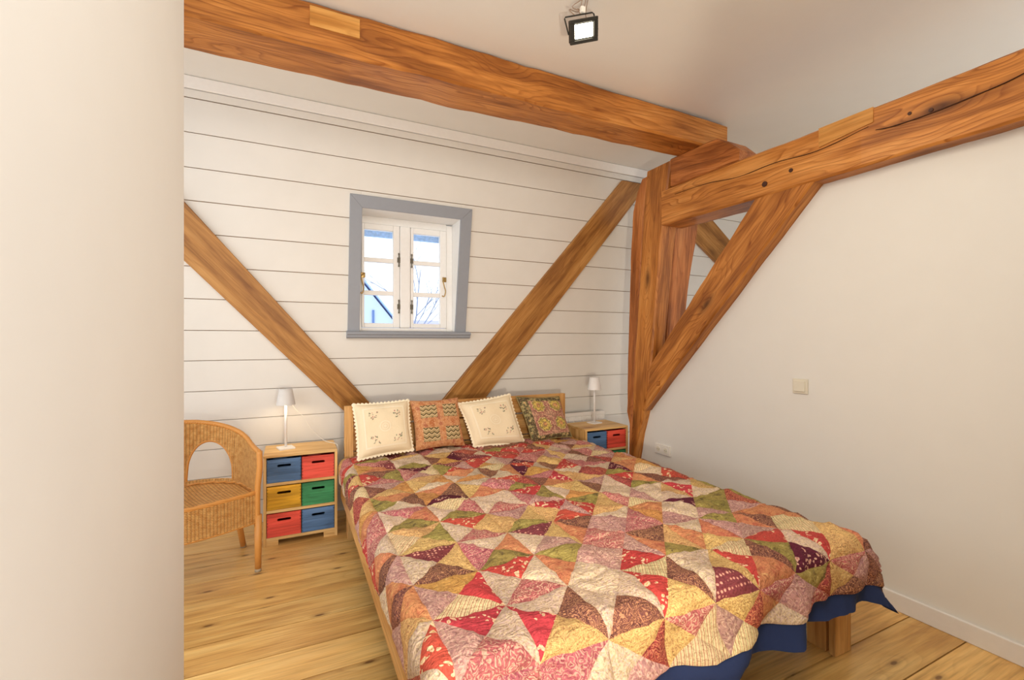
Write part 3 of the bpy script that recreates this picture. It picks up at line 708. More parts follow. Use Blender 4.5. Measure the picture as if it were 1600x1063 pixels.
def lace_edge(root, P, nrm):
    bm = bmesh.new(); n = 15
    per = []
    for k in range(4 * n * 6):
        f = k / (n * 6.0); sd = int(f) % 4; q = f - int(f)
        u, v = ((q, 0), (1, q), (1 - q, 1), (0, 1 - q))[sd]; per.append((u, v))
    cen = P(0.5, 0.5); inner, outer = [], []
    for k, (u, v) in enumerate(per):
        p = P(u, v); d = (p - cen); d -= nrm * d.dot(nrm); d.normalize()
        sc = 0.008 + 0.011 * abs(math.sin(PI * k / 6.0))
        inner.append(p - d * 0.012 + nrm * 0.003); outer.append(p + d * sc)
    L = len(per); A = [bm.verts.new(p) for p in inner]; B = [bm.verts.new(p) for p in outer]; C2 = [bm.verts.new(p - nrm * 0.004) for p in outer]
    for k in range(L):
        q = (k + 1) % L
        bm.faces.new((A[k], A[q], B[q], B[k])); bm.faces.new((B[k], B[q], C2[q], C2[k]))
    put(bm_obj('lace_edging', bm, LACE), root)
    # lace ring, inner lace band and four embroidered sprigs
    bm = bmesh.new()
    for r0, r1 in ((0.085, 0.105), (0.045, 0.06), (0.0, 0.025)):
        M_ = 28
        a = [bm.verts.new(P(0.5 + r0 * math.cos(2 * PI * k / M_), 0.5 + r0 * math.sin(2 * PI * k / M_)) + nrm * 0.0025) for k in range(M_)]
        b = [bm.verts.new(P(0.5 + r1 * math.cos(2 * PI * k / M_), 0.5 + r1 * math.sin(2 * PI * k / M_)) + nrm * 0.0025) for k in range(M_)]
        for k in range(M_): bm.faces.new((a[k], a[(k + 1) % M_], b[(k + 1) % M_], b[k]))
    for a0, a1, vert in ((0.12, 0.88, 0), (0.12, 0.88, 1), (0.12, 0.88, 2), (0.12, 0.88, 3)):
        K = 24
        for w0, w1 in ((0.115, 0.145),):
            ra, rb = [], []
            for k in range(K + 1):
                q = a0 + (a1 - a0) * k / K
                for w, lst in ((w0, ra), (w1, rb)):
                    u, v = ((q, w), (1 - w, q), (q, 1 - w), (w, q))[vert]
                    lst.append(bm.verts.new(P(u, v) + nrm * 0.0022))
            for k in range(K): bm.faces.new((ra[k], ra[k + 1], rb[k + 1], rb[k]))
    put(bm_obj('lace_inlay', bm, LACE), root)
    for mt_, nm, seed in ((EMB_G, 'leaf_embroidery', 1), (EMB_P, 'flower_embroidery', 2)):
        rnd = random.Random(seed); bm = bmesh.new()
        for cu, cv in ((0.30, 0.72), (0.72, 0.72), (0.30, 0.27), (0.72, 0.27)):
            for k in range(9 if seed == 1 else 6):
                u = cu + rnd.uniform(-0.075, 0.075); v = cv + rnd.uniform(-0.07, 0.07); ang = rnd.uniform(0, PI)
                la, wa = rnd.uniform(0.014, 0.028), rnd.uniform(0.005, 0.009)
                if seed == 2: la, wa = rnd.uniform(0.008, 0.016), 0.008
                ring = [bm.verts.new(P(u + la * math.cos(2 * PI * q / 8) * math.cos(ang) - wa * math.sin(2 * PI * q / 8) * math.sin(ang), v + la * math.cos(2 * PI * q / 8) * math.sin(ang) + wa * math.sin(2 * PI * q / 8) * math.cos(ang)) + nrm * 0.003) for q in range(8)]
                bm.faces.new(ring)
        put(bm_obj(nm, bm, mt_), root)
def uvmat(name, fn):
    m, nt, b = new_mat(name, 0.85, 0.15)
    uv = nd(nt, 'ShaderNodeTexCoord').outputs['UV']; s = nd(nt, 'ShaderNodeSeparateXYZ', Vector=uv)
    nt.links.new(fn(nt, uv, s.outputs[0], s.outputs[1]), b.inputs['Base Color'])
    n = nd(nt, 'ShaderNodeTexNoise', Vector=uv, Scale=90.0, Detail=2.0); bump(nt, b, n.outputs[0], 0.4, 0.006); return m
def rust_print(nt, uv, u, v):
    n = nd(nt, 'ShaderNodeTexVoronoi', Vector=uv, Scale=34.0); n2 = nd(nt, 'ShaderNodeTexNoise', Vector=uv, Scale=7.0, Detail=3.0)
    a = ramp(nt, n2.outputs[0], [(0.35, c_(184, 112, 70)), (0.5, c_(206, 150, 104)), (0.66, c_(172, 102, 76))])
    return mixc(nt, math_n(nt, 'MULTIPLY', math_n(nt, 'LESS_THAN', n.outputs['Distance'], 0.28), 0.6), a, c_(232, 190, 150))
def block_print(nt, uv, u, v):
    # zigzag rows on pale cloth
    zig = math_n(nt, 'PINGPONG', math_n(nt, 'MULTIPLY', u, 3.0), 0.5)
    ph = math_n(nt, 'FRACT', math_n(nt, 'ADD', math_n(nt, 'MULTIPLY', v, 3.0), math_n(nt, 'MULTIPLY', zig, 0.9)))
    c = ramp(nt, ph, [(0.0, c_(70, 74, 54)), (0.25, c_(196, 166, 116)), (0.5, c_(66, 78, 62)), (0.6, c_(220, 196, 150)), (0.85, c_(150, 110, 70))], 'CONSTANT')
    n = nd(nt, 'ShaderNodeTexNoise', Vector=uv, Scale=30.0, Detail=2.0)
    return mixc(nt, math_n(nt, 'MULTIPLY', math_n(nt, 'GREATER_THAN', n.outputs[0], 0.58), 0.6), c, c_(210, 180, 130))
def medallions(nt, uv, u, v):
    sh = nd(nt, 'ShaderNodeTexNoise', Vector=uv, Scale=16.0, Detail=2.0)
    fu = math_n(nt, 'SUBTRACT', math_n(nt, 'FRACT', math_n(nt, 'MULTIPLY', math_n(nt, 'SUBTRACT', u, 0.16), 2.45)), 0.5)
    fv = math_n(nt, 'SUBTRACT', math_n(nt, 'FRACT', math_n(nt, 'MULTIPLY', math_n(nt, 'SUBTRACT', v, 0.12), 2.3)), 0.5)
    ang = math_n(nt, 'ARCTAN2', fv, fu); lob = math_n(nt, 'MULTIPLY', math_n(nt, 'COSINE', math_n(nt, 'MULTIPLY', ang, 8.0)), 0.025)
    r = math_n(nt, 'ADD', math_n(nt, 'ADD', math_n(nt, 'SQRT', math_n(nt, 'ADD', math_n(nt, 'MULTIPLY', fu, fu), math_n(nt, 'MULTIPLY', fv, fv))), lob), math_n(nt, 'MULTIPLY', math_n(nt, 'SUBTRACT', sh.outputs[0], 0.5), 0.16))
    med = ramp(nt, r, [(0.0, c_(222, 160, 100)), (0.08, c_(206, 150, 120)), (0.12, c_(216, 190, 96)), (0.27, c_(128, 122, 70)), (0.31, c_(226, 202, 140)), (0.36, c_(186, 122, 112)), (0.47, c_(206, 156, 132))], 'CONSTANT')
    vo = nd(nt, 'ShaderNodeTexVoronoi', Vector=uv, Scale=13.0)
    bord = ramp(nt, vo.outputs['Distance'], [(0.0, c_(222, 150, 110)), (0.16, c_(186, 176, 120)), (0.36, c_(150, 140, 96)), (0.46, c_(96, 96, 70)), (0.62, c_(84, 78, 58))], 'CONSTANT')
    inb = math_n(nt, 'MULTIPLY', math_n(nt, 'MULTIPLY', math_n(nt, 'GREATER_THAN', u, 0.16), math_n(nt, 'LESS_THAN', u, 0.97)), math_n(nt, 'MULTIPLY', math_n(nt, 'GREATER_THAN', v, 0.10), math_n(nt, 'LESS_THAN', v, 0.88)))
    c = mixc(nt, inb, bord, med)
    sp_ = nd(nt, 'ShaderNodeTexVoronoi', Vector=uv, Scale=30.0)
    return mixc(nt, math_n(nt, 'MULTIPLY', math_n(nt, 'LESS_THAN', sp_.outputs['Distance'], 0.27), 0.6), mixc(nt, math_n(nt, 'MULTIPLY', math_n(nt, 'GREATER_THAN', sp_.outputs['Distance'], 0.5), 0.55), c, c_(110, 84, 62)), c_(214, 178, 120))
yb0, yt0 = 3.24, 3.375
r_, P_, n_ = cushion('cushion', [(0.408, yb0 - 0.02, 0.545), (0.778, yb0, 0.568), (0.776, yt0, 0.905), (0.392, yt0, 0.895)], 0.12, CREAM, 'cream embroidered cushion with lace edge leaning at the left end of the headboard')
lace_edge(r_, P_, n_)
r_, P_, n_ = cushion('cushion', [(0.805, yb0 + 0.015, 0.553), (1.185, yb0 + 0.03, 0.552), (1.165, yt0 + 0.01, 0.905), (0.79, yt0 + 0.01, 0.90)], 0.11, uvmat('rust_print_cloth', rust_print), 'rust brown cushion printed with four dark patterned panels')
BLK = uvmat('dark_block_print', block_print)
for (u0, u1, v0, v1) in ((0.14, 0.47, 0.60, 0.86), (0.60, 0.90, 0.60, 0.86), (0.14, 0.47, 0.13, 0.40), (0.60, 0.90, 0.13, 0.40)):
    K = 10; vs, fs, uv = [], [], []
    for j in range(K + 1):
        for i in range(K + 1):
            vs.append(P_(u0 + (u1 - u0) * i / K, v0 + (v1 - v0) * j / K) + n_ * 0.0028); uv.append((i / K, j / K))
    for j in range(K):
        for i in range(K): k = j * (K + 1) + i; fs.append((k, k + 1, k + K + 2, k + K + 1))
    put(mesh_obj('printed_panel', vs, fs, BLK, None, True, uv), r_)
r_, P_, n_ = cushion('cushion', [(1.245, yb0 - 0.01, 0.55), (1.672, yb0 - 0.01, 0.522), (1.605, yt0, 0.905), (1.168, yt0, 0.855)], 0.12, CREAM, 'cream embroidered cushion with lace edge tilted beside the floral cushion')
lace_edge(r_, P_, n_)
r_, P_, n_ = cushion('cushion', [(1.752, yb0 + 0.01, 0.522), (2.128, yb0 + 0.01, 0.536), (2.085, yt0 + 0.01, 0.862), (1.668, yt0 + 0.01, 0.882)], 0.11, uvmat('medallion_cloth', medallions), 'floral cushion with yellow medallions at the right end of the headboard')
pts = [P_(u, v) for u, v in [(k / 20, 0) for k in range(20)] + [(1, k / 20) for k in range(20)] + [(1 - k / 20, 1) for k in range(20)] + [(0, 1 - k / 20) for k in range(20)]]
put(tube('piping', pts, 0.0045, plain('olive_piping', srgb(150, 132, 84), 0.8), None, 6, True), r_)

# ------------------------------------------------------------------ bedside shelves with coloured drawers
def slot_front(bm, w, h, t, sw, sh, zc):
    """panel w x h centred on x, from z=0, front at y=0, with a stadium-shaped grip hole"""
    n = 32; inner, outer = [], []
    for k in range(n):
        a = 2 * PI * k / n; cx, sx = math.cos(a), math.sin(a)
        r = sh / 2; hx = sw / 2 - r
        inner.append(((hx if cx > 0 else -hx if cx < -1e-9 else 0) + r * cx, zc + r * sx))
        # matching point on the rectangle
        dx, dz = cx * 1.9, sx
        tt = min((w / 2) / abs(dx) if abs(dx) > 1e-9 else 1e9, ((h - zc) / dz if dz > 1e-9 else (zc / -dz if dz < -1e-9 else 1e9)))
        outer.append([dx * tt, zc + dz * tt])
    for corner in ((w / 2, h), (-w / 2, h), (-w / 2, 0), (w / 2, 0)):
        k = min(range(n), key=lambda q: (outer[q][0] - corner[0]) ** 2 + (outer[q][1] - corner[1]) ** 2); outer[k] = list(corner)
    lay = {}
    for nm, ring in (('i', inner), ('o', outer)):
        for y in (0.0, t): lay[nm, y] = [bm.verts.new((x, y, z)) for x, z in ring]
    for k in range(n):
        q = (k + 1) % n
        bm.faces.new((lay['o', 0.0][k], lay['o', 0.0][q], lay['i', 0.0][q], lay['i', 0.0][k]))
        bm.faces.new((lay['o', t][k], lay['i', t][k], lay['i', t][q], lay['o', t][q]))
        bm.faces.new((lay['i', 0.0][k], lay['i', 0.0][q], lay['i', t][q], lay['i', t][k]))
        bm.faces.new((lay['o', 0.0][k], lay['o', t][k], lay['o', t][q], lay['o', 0.0][q]))
JOINT = {id(m): stain('joint_' + m.name, tuple(x * 0.7 for x in c)) for m, c in ((BLUE, srgb(70, 108, 156)), (RED, srgb(226, 84, 68)), (YEL, srgb(226, 172, 44)), (GRN, srgb(58, 142, 92)))}
def nightstand(x0, y0, colors, label):
    w, d, h, th = 0.452, 0.325, 0.596, 0.018
    root = empty('drawer_shelf', (x0 + w / 2, y0 + d / 2, 0)); tag(root, label, 'nightstand', 'bedside drawer shelves')
    def pp(o): return put(o, root)
    pp(lbox('top_panel', x0, x0 + w, y0, y0 + d, h - th, h, PINE, None, 0.002))
    pp(lbox('side_panel', x0, x0 + th, y0, y0 + d, 0.0, h - th, PINE, None, 0.002, 'z')); pp(lbox('side_panel', x0 + w - th, x0 + w, y0, y0 + d, 0.0, h - th, PINE, None, 0.002, 'z'))
    zs = [0.055, 0.233, 0.411]
    for z in zs: pp(lbox('shelf', x0 + th, x0 + w - th, y0, y0 + d, z - th, z, PINE, None, 0.0015))
    pp(box('back_panel', x0 + th, x0 + w - th, y0 + d - 0.006, y0 + d - 0.001, 0.04, h - th, PINE))
    for xx in (x0 + th, x0 + w - th - 0.07): pp(lbox('foot_block', xx, xx + 0.07, y0 + 0.004, y0 + 0.03, 0.0, 0.037, PINE, None, 0.001))
    dw = (w - 2 * th - 0.006) / 2; dh = 0.151
    for r in range(3):
        for c in range(2):
            mat = colors[r * 2 + c]
            if mat is None: continue
            cx = x0 + th + 0.0015 + dw / 2 + c * (dw + 0.003); z = zs[2 - r] + 0.001
            bm = bmesh.new(); slot_front(bm, dw - 0.003, dh, 0.011, 0.082, 0.017, dh * 0.72)
            hw = (dw - 0.003) / 2
            add_box(bm, -hw, -hw + 0.009, 0.011, 0.29, 0, dh); add_box(bm, hw - 0.009, hw, 0.011, 0.29, 0, dh)
            add_box(bm, -hw + 0.009, hw - 0.009, 0.281, 0.29, 0, dh); add_box(bm, -hw + 0.009, hw - 0.009, 0.011, 0.281, 0, 0.008)
            o = bm_obj('drawer', bm, mat, M=Matrix.Translation((cx, y0 + 0.006, z))); pp(o)
            tag(o, {id(BLUE): 'blue', id(RED): 'red', id(YEL): 'yellow', id(GRN): 'green'}[id(mat)] + ' stained drawer with grip slot')
            bm = bmesh.new()
            for s in (-1, 1):
                for k in range(7): add_box(bm, min(s * hw, s * (hw - 0.007)), max(s * hw, s * (hw - 0.007)), -0.0008, 0.004, 0.006 + k * 0.0208, 0.006 + k * 0.0208 + 0.0095)
            j = bm_obj('finger_joints', bm, JOINT[id(mat)], M=Matrix.Translation((cx, y0 + 0.006, z))); put(j, o)
    return root
nightstand(-0.164, 3.375, [BLUE, RED, YEL, GRN, RED, BLUE], 'pine shelf with six coloured drawers between the wicker chair and the bed')
nightstand(2.228, 3.195, [BLUE, RED, YEL, GRN, RED, BLUE], 'pine drawer shelf half hidden behind the bed beside the corner post')

# ------------------------------------------------------------------ table lamps
def lamp(x, y, z, rz, shade_mat, label, lit):
    root = empty('table_lamp', (x, y, z), rz); tag(root, label, 'lamp', 'bedside table lamps')
    def pp(o): o.parent = root; return o
    pp(box('base', -0.05, 0.05, -0.05, 0.05, 0.0, 0.011, METAL_W, None, 0.002))
    bm = bmesh.new(); tube_bm(bm, [(0, 0, 0.011), (0, 0, 0.40)], 0.0085, 14); pp(bm_obj('stem', bm, METAL_W, None, True))
    bm = bmesh.new(); lathe_bm(bm, [(0.062, 0.305), (0.0415, 0.415), (0.037, 0.417), (0.034, 0.409), (0.0085, 0.407), (0.0085, 0.403), (0.038, 0.402), (0.060, 0.305), (0.062, 0.305)], (0, 0, 0), 32)
    pp(bm_obj('lamp_shade', bm, shade_mat, None, True))
    bm = bmesh.new(); lathe_bm(bm, [(0.009, 0.36), (0.028, 0.36), (0.028, 0.368), (0.009, 0.368), (0.009, 0.36)], (0, 0, 0), 20)
    pp(bm_obj('light_ring', bm, plain('warm_led' if lit else 'led_off', (0.95, 0.9, 0.8), 0.4, emit=((1, 0.82, 0.55), 6.0) if lit else None)))
    if lit: light('lamp_glow', 'POINT', (x, y - 0.03, z + 0.335), 1.1, (1.0, 0.78, 0.5), 0.02)
    return root
lamp(-0.034, 3.548, 0.596, 0.25, METAL_W_BACKLIT, 'lit white table lamp on the drawer shelf next to the wicker chair', True)
lamp(2.475, 3.41, 0.596, 0.2, METAL_W, 'unlit white table lamp on the drawer shelf by the corner post', False)
cord = tube('lamp_cord', smooth_path([(0.0, 3.62, 0.90), (0.03, 3.64, 0.85), (0.075, 3.655, 0.80), (0.10, 3.66, 0.755), (0.13, 3.665, 0.70), (0.17, 3.665, 0.655), (0.22, 3.65, 0.607), (0.255, 3.60, 0.6), (0.29, 3.54, 0.5995), (0.302, 3.515, 0.585), (0.304, 3.505, 0.53)], 6), 0.0024, WHITEP, None, 6)
tag(cord, 'thin white cord hanging from the lit lamp across the shelf top', 'cord')

# ------------------------------------------------------------------ wicker armchair
ch = tag(empty('wicker_armchair', (-0.178, 3.047, 0), math.radians(22)), 'woven rattan armchair with arched openings standing half behind the left wall', 'chair')
def cpart(o): o.parent = ch; return o
CW = 0.58
def plan(f):      # 0..1 right front -> back -> left front ; local x to the right, y to the back
    La, Lb = 0.20, PI * 0.28
    tot = 2 * La + Lb; d = f * tot
    if d < La: return (0.0, d + 0.0), d
    if d > tot - La: return (-CW, tot - d), d
    th = (d - La) / Lb * PI
    return (-CW / 2 + CW / 2 * math.cos(th), La + 0.27 * math.sin(th)), d
SEAT = 0.462
def rim(f): return 0.695 + 0.15 * math.sin(PI * f) ** 1.6
def flare(p, z):  # arms lean outwards with height
    k = (z - SEAT) * 0.16; cx, cy = -CW / 2, 0.2
    return (p[0] + (p[0] - cx) * k, p[1] + max(0, p[1] - cy) * k)
def shell(f, z): 
    p, d = plan(f); q = flare(p, z); return V((q[0], q[1], z))
open_c = (0.362, 0.638); OW = 0.105
def open_top(f):
    for c in open_c:
        a = (f - c) / OW
        if abs(a) < 1: return SEAT + 0.02 + (rim(f) - 0.105 - SEAT - 0.02) * math.sqrt(1 - a * a) ** 0.8
    return None
NU, NV = 200, 36; vs, fs, uv = [], [], []
def strip(f0, f1, n, lo, hi, nv):
    b = len(vs)
    for i in range(n + 1):
        f = f0 + (f1 - f0) * i / n; l, h = lo(f), hi(f); d = plan(f)[1]
        for j in range(nv + 1):
            z = l + (h - l) * j / nv; vs.append(shell(f, z)); uv.append((d, z))
    for i in range(n):
        for j in range(nv):
            k = b + i * (nv + 1) + j; fs.append((k, k + 1, k + nv + 2, k + nv + 1))
eps = 1e-4
segs = [0.0, open_c[0] - OW, open_c[0] + OW, open_c[1] - OW, open_c[1] + OW, 1.0]
for k in range(5):
    if k % 2 == 0: strip(segs[k], segs[k + 1], 30, lambda f: SEAT - 0.03, rim, 14)
    else: strip(segs[k] + eps, segs[k + 1] - eps, 48, lambda f: open_top(f) or SEAT, rim, 12); strip(segs[k], segs[k + 1], 20, lambda f: SEAT - 0.03, lambda f: SEAT + 0.02, 2)
o = mesh_obj('woven_back', vs, fs, WICKER, None, True, uv); cpart(o)
md = o.modifiers.new('thick', 'SOLIDIFY'); md.thickness = 0.018; md.offset = 0
pts = [shell(k / 80, rim(k / 80)) for k in range(81)]
def braid(name, pts, r, closed=False):
    bm = bmesh.new(); n = len(pts)
    for ph in (0, 1, 2):
        q = []
        for k, p in enumerate(pts):
            a = k * 0.9 + ph * 2 * PI / 3
            q.append(V(p) + V((math.cos(a) * r * 0.5, math.cos(a) * r * 0.3, math.sin(a) * r * 0.5)))
        tube_bm(bm, q, r * 0.72, 6, closed)
    return cpart(bm_obj(name, bm, RATTAN, None, True))
braid('rim', smooth_path(pts, 3), 0.013)
for c in open_c:
    ap = []
    for k in range(41):
        a = -0.9995 + 1.999 * k / 40; f = c + OW * a; ap.append(shell(f, open_top(f)))
    cpart(tube('arch_trim', smooth_path([shell(c - OW, SEAT)] + ap + [shell(c + OW, SEAT)], 2), 0.010, RATTAN, None, 8))
# front posts, seat, skirt, legs
for x in (0.0, -CW):
    t = flare((x, 0), 0.69)
    cpart(tube('arm_post', smooth_path([(x, 0.0, 0.27), (x, 0.0, SEAT), (t[0], t[1] - 0.004, 0.60), (t[0], t[1], 0.70)], 4), 0.017, RATTAN, None, 10))
vs, fs, uv = [], [], []
K = 40
ring = [plan(k / K)[0] for k in range(K + 1)]
front = [(-CW + CW * k / 16, -0.035 * math.sin(PI * k / 16)) for k in range(1, 16)]
loop = ring + front; c0 = (-CW / 2, 0.2); n = len(loop); R_ = 8
for j in range(R_ + 1):
    q = 1 - j / R_
    for x, y in loop:
        xx, yy = c0[0] + (x - c0[0]) * q, c0[1] + (y - c0[1]) * q
        vs.append(V((xx, yy, SEAT - 0.004 - 0.012 * (1 - q)))); uv.append((xx, yy))
for j in range(R_):
    for k in range(n): a, b = j * n + k, j * n + (k + 1) % n; fs.append((a, b, b + n, a + n))
o = mesh_obj('seat', vs, fs, WICKER, None, True, uv); cpart(o); md = o.modifiers.new('thick', 'SOLIDIFY'); md.thickness = 0.02; md.offset = -1
vs, fs, uv = [], [], []; d = 0
for k in range(n + 1):
    x, y = loop[k % n]
    if k: d += math.hypot(x - loop[(k - 1) % n][0], y - loop[(k - 1) % n][1])
    for j in range(9):
        low = 0.292; z = SEAT - 0.008 - (SEAT - 0.008 - low) * j / 8; vs.append(V((x, y, z))); uv.append((d, z))
for k in range(n):
    for j in range(8): a = k * 9 + j; fs.append((a, a + 9, a + 10, a + 1))
o = mesh_obj('skirt', vs, fs, WICKER, None, False, uv); cpart(o); md = o.modifiers.new('thick', 'SOLIDIFY'); md.thickness = 0.014; md.offset = 0
lp3 = [(x, y, SEAT) for x, y in loop]; braid('seat_edge', lp3, 0.011, True)
cpart(tube('skirt_edge', [(x, y, 0.29) for x, y in loop], 0.008, RATTAN, None, 8, True))
for x, y, dx, dy in ((0.004, 0.0, 0.0, 0.0), (-CW - 0.004, 0.0, 0.0, 0.0), (-0.005, 0.36, 0.06, 0.05), (-CW + 0.005, 0.36, -0.06, 0.05)):
    lg = tube('leg', [(x, y, 0.33), (x + dx * 0.5, y + dy * 0.5, 0.15), (x + dx, y + dy, 0.006)], lambda t: 0.021 - 0.004 * t, RATTAN, None, 12); cpart(lg)
    ft = tube('foot_cap', [(x + dx, y + dy, 0.0), (x + dx, y + dy, 0.018)], 0.0178, plain('foot_rubber', srgb(170, 150, 120), 0.7), None, 12); ft.parent = lg

# ------------------------------------------------------------------ hanging floodlight
FP_ = (1.235, 1.785, 2.80)
fl = tag(empty('floodlight', FP_), 'small lit black floodlight hanging on wires from the ceiling', 'lamp')
def fp(o): o.parent = fl; return o
Rf = Matrix.Rotation(math.radians(-18), 4, 'Z') @ Matrix.Rotation(math.radians(-15), 4, 'Y') @ Matrix.Rotation(math.radians(40), 4, 'X')
Rz = Matrix.Rotation(math.radians(-18), 4, 'Z') @ Matrix.Rotation(math.radians(-15), 4, 'Y')
def fbox(name, x0, x1, y0, y1, z0, z1, mat, bev=0.003):
    bm = bmesh.new(); add_box(bm, x0, x1, y0, y1, z0, z1, bev); bmesh.ops.transform(bm, matrix=Rf, verts=bm.verts[:]); return fp(bm_obj(name, bm, mat))
# shallow housing: frame of four bars around a reflector with the lit panel, cooling back
fbox('housing', -0.066, 0.066, 0.004, 0.028, -0.045, 0.045, BLACKM)
for a in ((-0.069, 0.069, -0.049, -0.034), (-0.069, 0.069, 0.034, 0.049), (-0.069, -0.048, -0.034, 0.034), (0.048, 0.069, -0.034, 0.034)):
    fbox('bezel', a[0], a[1], -0.008, 0.006, a[2], a[3], BLACKM, 0.002)
fbox('lit_panel', -0.044, 0.044, -0.002, 0.0035, -0.028, 0.028, plain('led_panel', (1, 0.97, 0.88), 0.4, emit=((1.0, 0.93, 0.72), 14.0)), 0.001)
fbox('driver_box', -0.04, 0.04, 0.026, 0.05, -0.01, 0.03, BLACKM, 0.003)
bm = bmesh.new(); tube_bm(bm, [Rz @ V(p) for p in ((-0.073, 0.01, 0.0), (-0.073, 0.01, 0.075), (-0.067, 0.01, 0.082), (0.067, 0.01, 0.082), (0.073, 0.01, 0.075), (0.073, 0.01, 0.0))], 0.0035, 6)
fp(bm_obj('bracket', bm, BLACKM))
for k, (x, dx) in enumerate(((-0.02, -0.03), (0.0, 0.03), (0.01, -0.02), (0.045, 0.02))):
    p0 = Rz @ V((x, 0.01, 0.082 if k < 3 else 0.03))
    fp(tube('wire', smooth_path([p0, p0 + V((dx, 0.0, 0.02)), p0 + V((-dx, 0.01, 0.035)), V((0.0 + 0.01 * k, 0.01, CZ - FP_[2]))], 6), 0.0022, plain('grey_wire', srgb(150, 128, 112), 0.6), None, 6))
bm = bmesh.new(); add_box(bm, -0.012, 0.012, 0.0, 0.02, 0.088, 0.118, 0.004); fp(bm_obj('connector', bm, WHITEP))
dirv = Rf @ V((0, -1, 0))
lo = light('floodlight_beam', 'AREA', V(FP_) + dirv * 0.014, 7, (1.0, 0.86, 0.66), size=(0.07, 0.046), target=V(FP_) + dirv * 2)

# ------------------------------------------------------------------ switch, socket, radiator
sw = tag(empty('light_switch', (XW, 1.705, 1.075)), 'cream square light switch on the right wall', 'switch')
put(box('switch_frame', XW - 0.009, XW, 1.660, 1.750, 1.031, 1.119, CREAMP, None, 0.003), sw)
bm = bmesh.new(); vs_ = add_box(bm, -0.006, 0.006, -0.031, 0.031, -0.031, 0.031, 0.002); bmesh.ops.transform(bm, matrix=Matrix.Rotation(0.05, 4, 'Y'), verts=bm.verts[:])
put(bm_obj('rocker', bm, CREAMP, M=Matrix.Translation((XW - 0.010, 1.705, 1.075))), sw)
so = tag(empty('wall_socket', (XW, 2.82, 0.457)), 'double white wall socket low on the right wall beside the post', 'socket')
put(box('socket_frame', XW - 0.016, XW, 2.737, 2.902, 0.418, 0.497, WHITEP, None, 0.003), so)
for y in (2.779, 2.860):
    bm = bmesh.new(); tube_bm(bm, [(XW - 0.007 - 0.012, y, 0.4575), (XW - 0.007 - 0.006, y, 0.4575)], 0.0245, 20)
    ins = put(bm_obj('socket_insert', bm, WHITEP), so)
    bm = bmesh.new(); tube_bm(bm, [(XW - 0.007 - 0.0125, y, 0.4575), (XW - 0.007 - 0.0115, y, 0.4575)], 0.019, 20); put(bm_obj('socket_recess', bm, CREAMP), ins)
    bm = bmesh.new()
    for dy in (-0.0095, 0.0095): tube_bm(bm, [(XW - 0.007 - 0.0132, y + dy, 0.4575), (XW - 0.007 - 0.012, y + dy, 0.4575)], 0.0028, 8)
    put(bm_obj('pin_holes', bm, DARK), ins)
rd = tag(empty('radiator', (2.43, 3.64, 0.1)), 'white panel radiator behind the bed under the unlit lamp', 'radiator')
RX0, RX1, RYF, RYB, RZ0, RZ1 = 1.55, 2.735, 3.60, 3.70, 0.14, 0.668
n = 76; vs, fs = [], []
for k in range(n * 4 + 1):
    x = RX0 + (RX1 - RX0) * k / (n * 4); y = RYF + 0.004 + (0.0, 0.004, 0.006, 0.004)[k % 4]
    vs += [(x, y, RZ0), (x, y, RZ1 - 0.035)]
for k in range(n * 4): a = k * 2; fs.append((a, a + 2, a + 3, a + 1))
put(mesh_obj('fluted_panel', vs, fs, METAL_W), rd)
put(box('front_cap', RX0, RX1, RYF, RYF + 0.014, RZ1 - 0.036, RZ1 - 0.002, METAL_W, None, 0.004), rd)
put(box('body', RX0 + 0.004, RX1 - 0.004, RYF + 0.016, RYB, RZ0, RZ1 - 0.02, METAL_W), rd)
put(box('side_cover', RX1 - 0.004, RX1, RYF + 0.006, RYB, RZ0, RZ1 - 0.004, METAL_W, None, 0.001), rd)
bm = bmesh.new()
for k in range(60):
    x = RX0 + 0.01 + (RX1 - RX0 - 0.03) * k / 59; add_box(bm, x, x + 0.006, RYF + 0.014, RYB - 0.004, RZ1 - 0.012, RZ1 - 0.006)
g = put(bm_obj('top_grille', bm, plain('grille_grey', srgb(196, 192, 184), 0.5)), rd); g['kind'] = 'stuff'

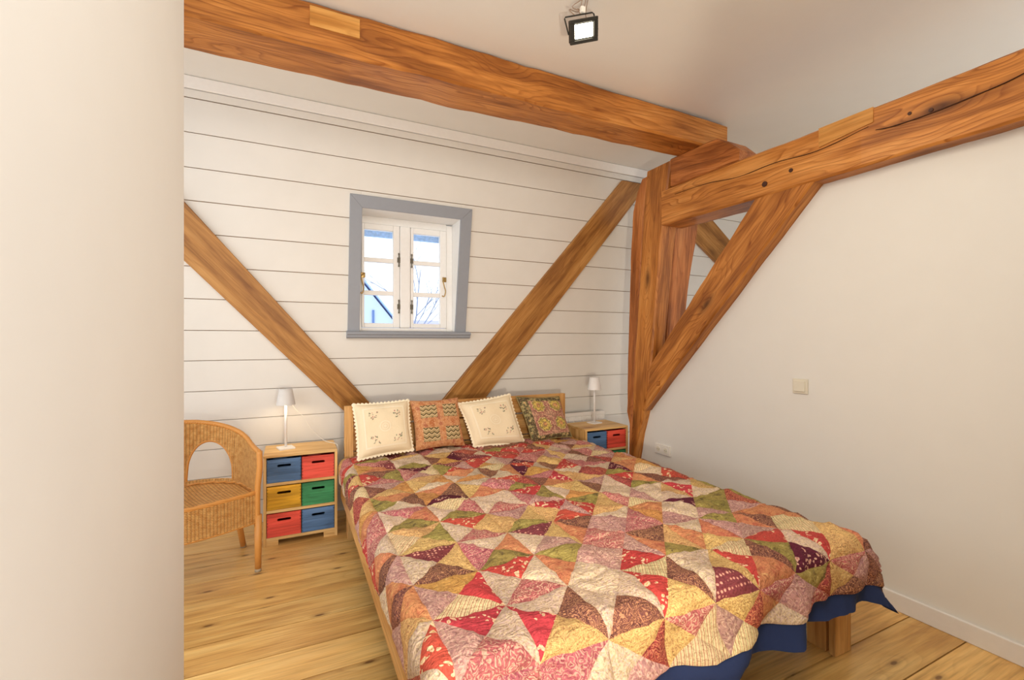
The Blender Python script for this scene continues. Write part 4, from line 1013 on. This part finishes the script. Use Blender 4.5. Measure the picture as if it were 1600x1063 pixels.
# ------------------------------------------------------------------ outside the window
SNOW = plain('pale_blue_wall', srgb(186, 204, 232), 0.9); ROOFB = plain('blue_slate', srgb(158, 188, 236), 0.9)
hs = tag(empty('neighbour_house', (0.8, 14.0, 0)), 'pale gabled house seen through the left window panes', 'house')
def hp(o): return put(o, hs)
def prism_y(name, poly, y0, y1, mat):
    n = len(poly); vs = [(x, y0, z) for x, z in poly] + [(x, y1, z) for x, z in poly]
    fs = [tuple(range(n)), tuple(range(2 * n - 1, n - 1, -1))] + [(k, n + k, n + (k + 1) % n, (k + 1) % n) for k in range(n)]
    return mesh_obj(name, vs, fs, mat)
hp(prism_y('gable_wall', [(-1.5, -3), (2.9, -3), (2.9, 1.20), (0.7, 3.93), (-1.5, 1.20)], 12.0, 18.0, SNOW))
hp(prism_y('roof', [(3.2, 0.90), (0.7, 4.02), (-1.8, 0.90), (-1.8, 0.95), (0.7, 4.07), (3.2, 0.95)], 11.93, 18.2, ROOFB))
hp(box('slit_window', 1.85, 1.90, 11.97, 12.01, 1.70, 2.11, plain('blue_slit', srgb(90, 120, 176), 0.6)))
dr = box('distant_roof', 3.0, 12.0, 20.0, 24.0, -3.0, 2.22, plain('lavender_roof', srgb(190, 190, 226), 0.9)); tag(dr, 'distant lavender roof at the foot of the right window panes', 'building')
wpart(box('eave_strip', 0.3, 1.6, 3.955, 3.985, 2.216, 2.36, plain('frosted_blue_strip', srgb(158, 192, 236), 0.8, 0, 0.2, 45.0, 0.6, None, 3.0), None, 0.003))  # eave board outside the panes, grouped with the window but touching nothing
tr = tag(empty('bare_tree', (2.3, 9.0, -3)), 'bare tree with thin branches outside the right window panes', 'tree')
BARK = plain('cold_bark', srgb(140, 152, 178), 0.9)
bm = bmesh.new(); rt = random.Random(5)
def branch(p, d, L, r, lv):
    pts = [p]; q = p.copy(); dd = d.copy()
    for k in range(5):
        dd = (dd + V((rt.uniform(-.16, .16), rt.uniform(-.1, .1), rt.uniform(-.06, .14)))).normalized(); q = q + dd * (L / 5); pts.append(q.copy())
    tube_bm(bm, pts, lambda t: r * (1 - 0.6 * t), 5)
    if lv:
        for k in range(4):
            b = pts[1 + k]; a = rt.uniform(-1.0, 1.0)
            nd_ = (dd + V((a, rt.uniform(-.3, .3), rt.uniform(-.35, .3)))).normalized(); branch(b, nd_, L * rt.uniform(.5, .75), r * 0.5, lv - 1)
branch(V((2.12, 9.0, 1.2)), V((0.12, 0, 1)), 1.6, 0.022, 3); branch(V((2.15, 9.0, 1.3)), V((0.55, 0, 0.9)), 1.5, 0.016, 2); branch(V((2.1, 9.0, 2.1)), V((-0.85, 0, 0.35)), 1.2, 0.012, 2)
b_ = put(bm_obj('branches', bm, BARK), tr)
put(tube('trunk', [(2.3, 9.0, -3.0), (2.18, 9.0, -0.5), (2.12, 9.0, 1.25)], 0.05, BARK, None, 8), tr)
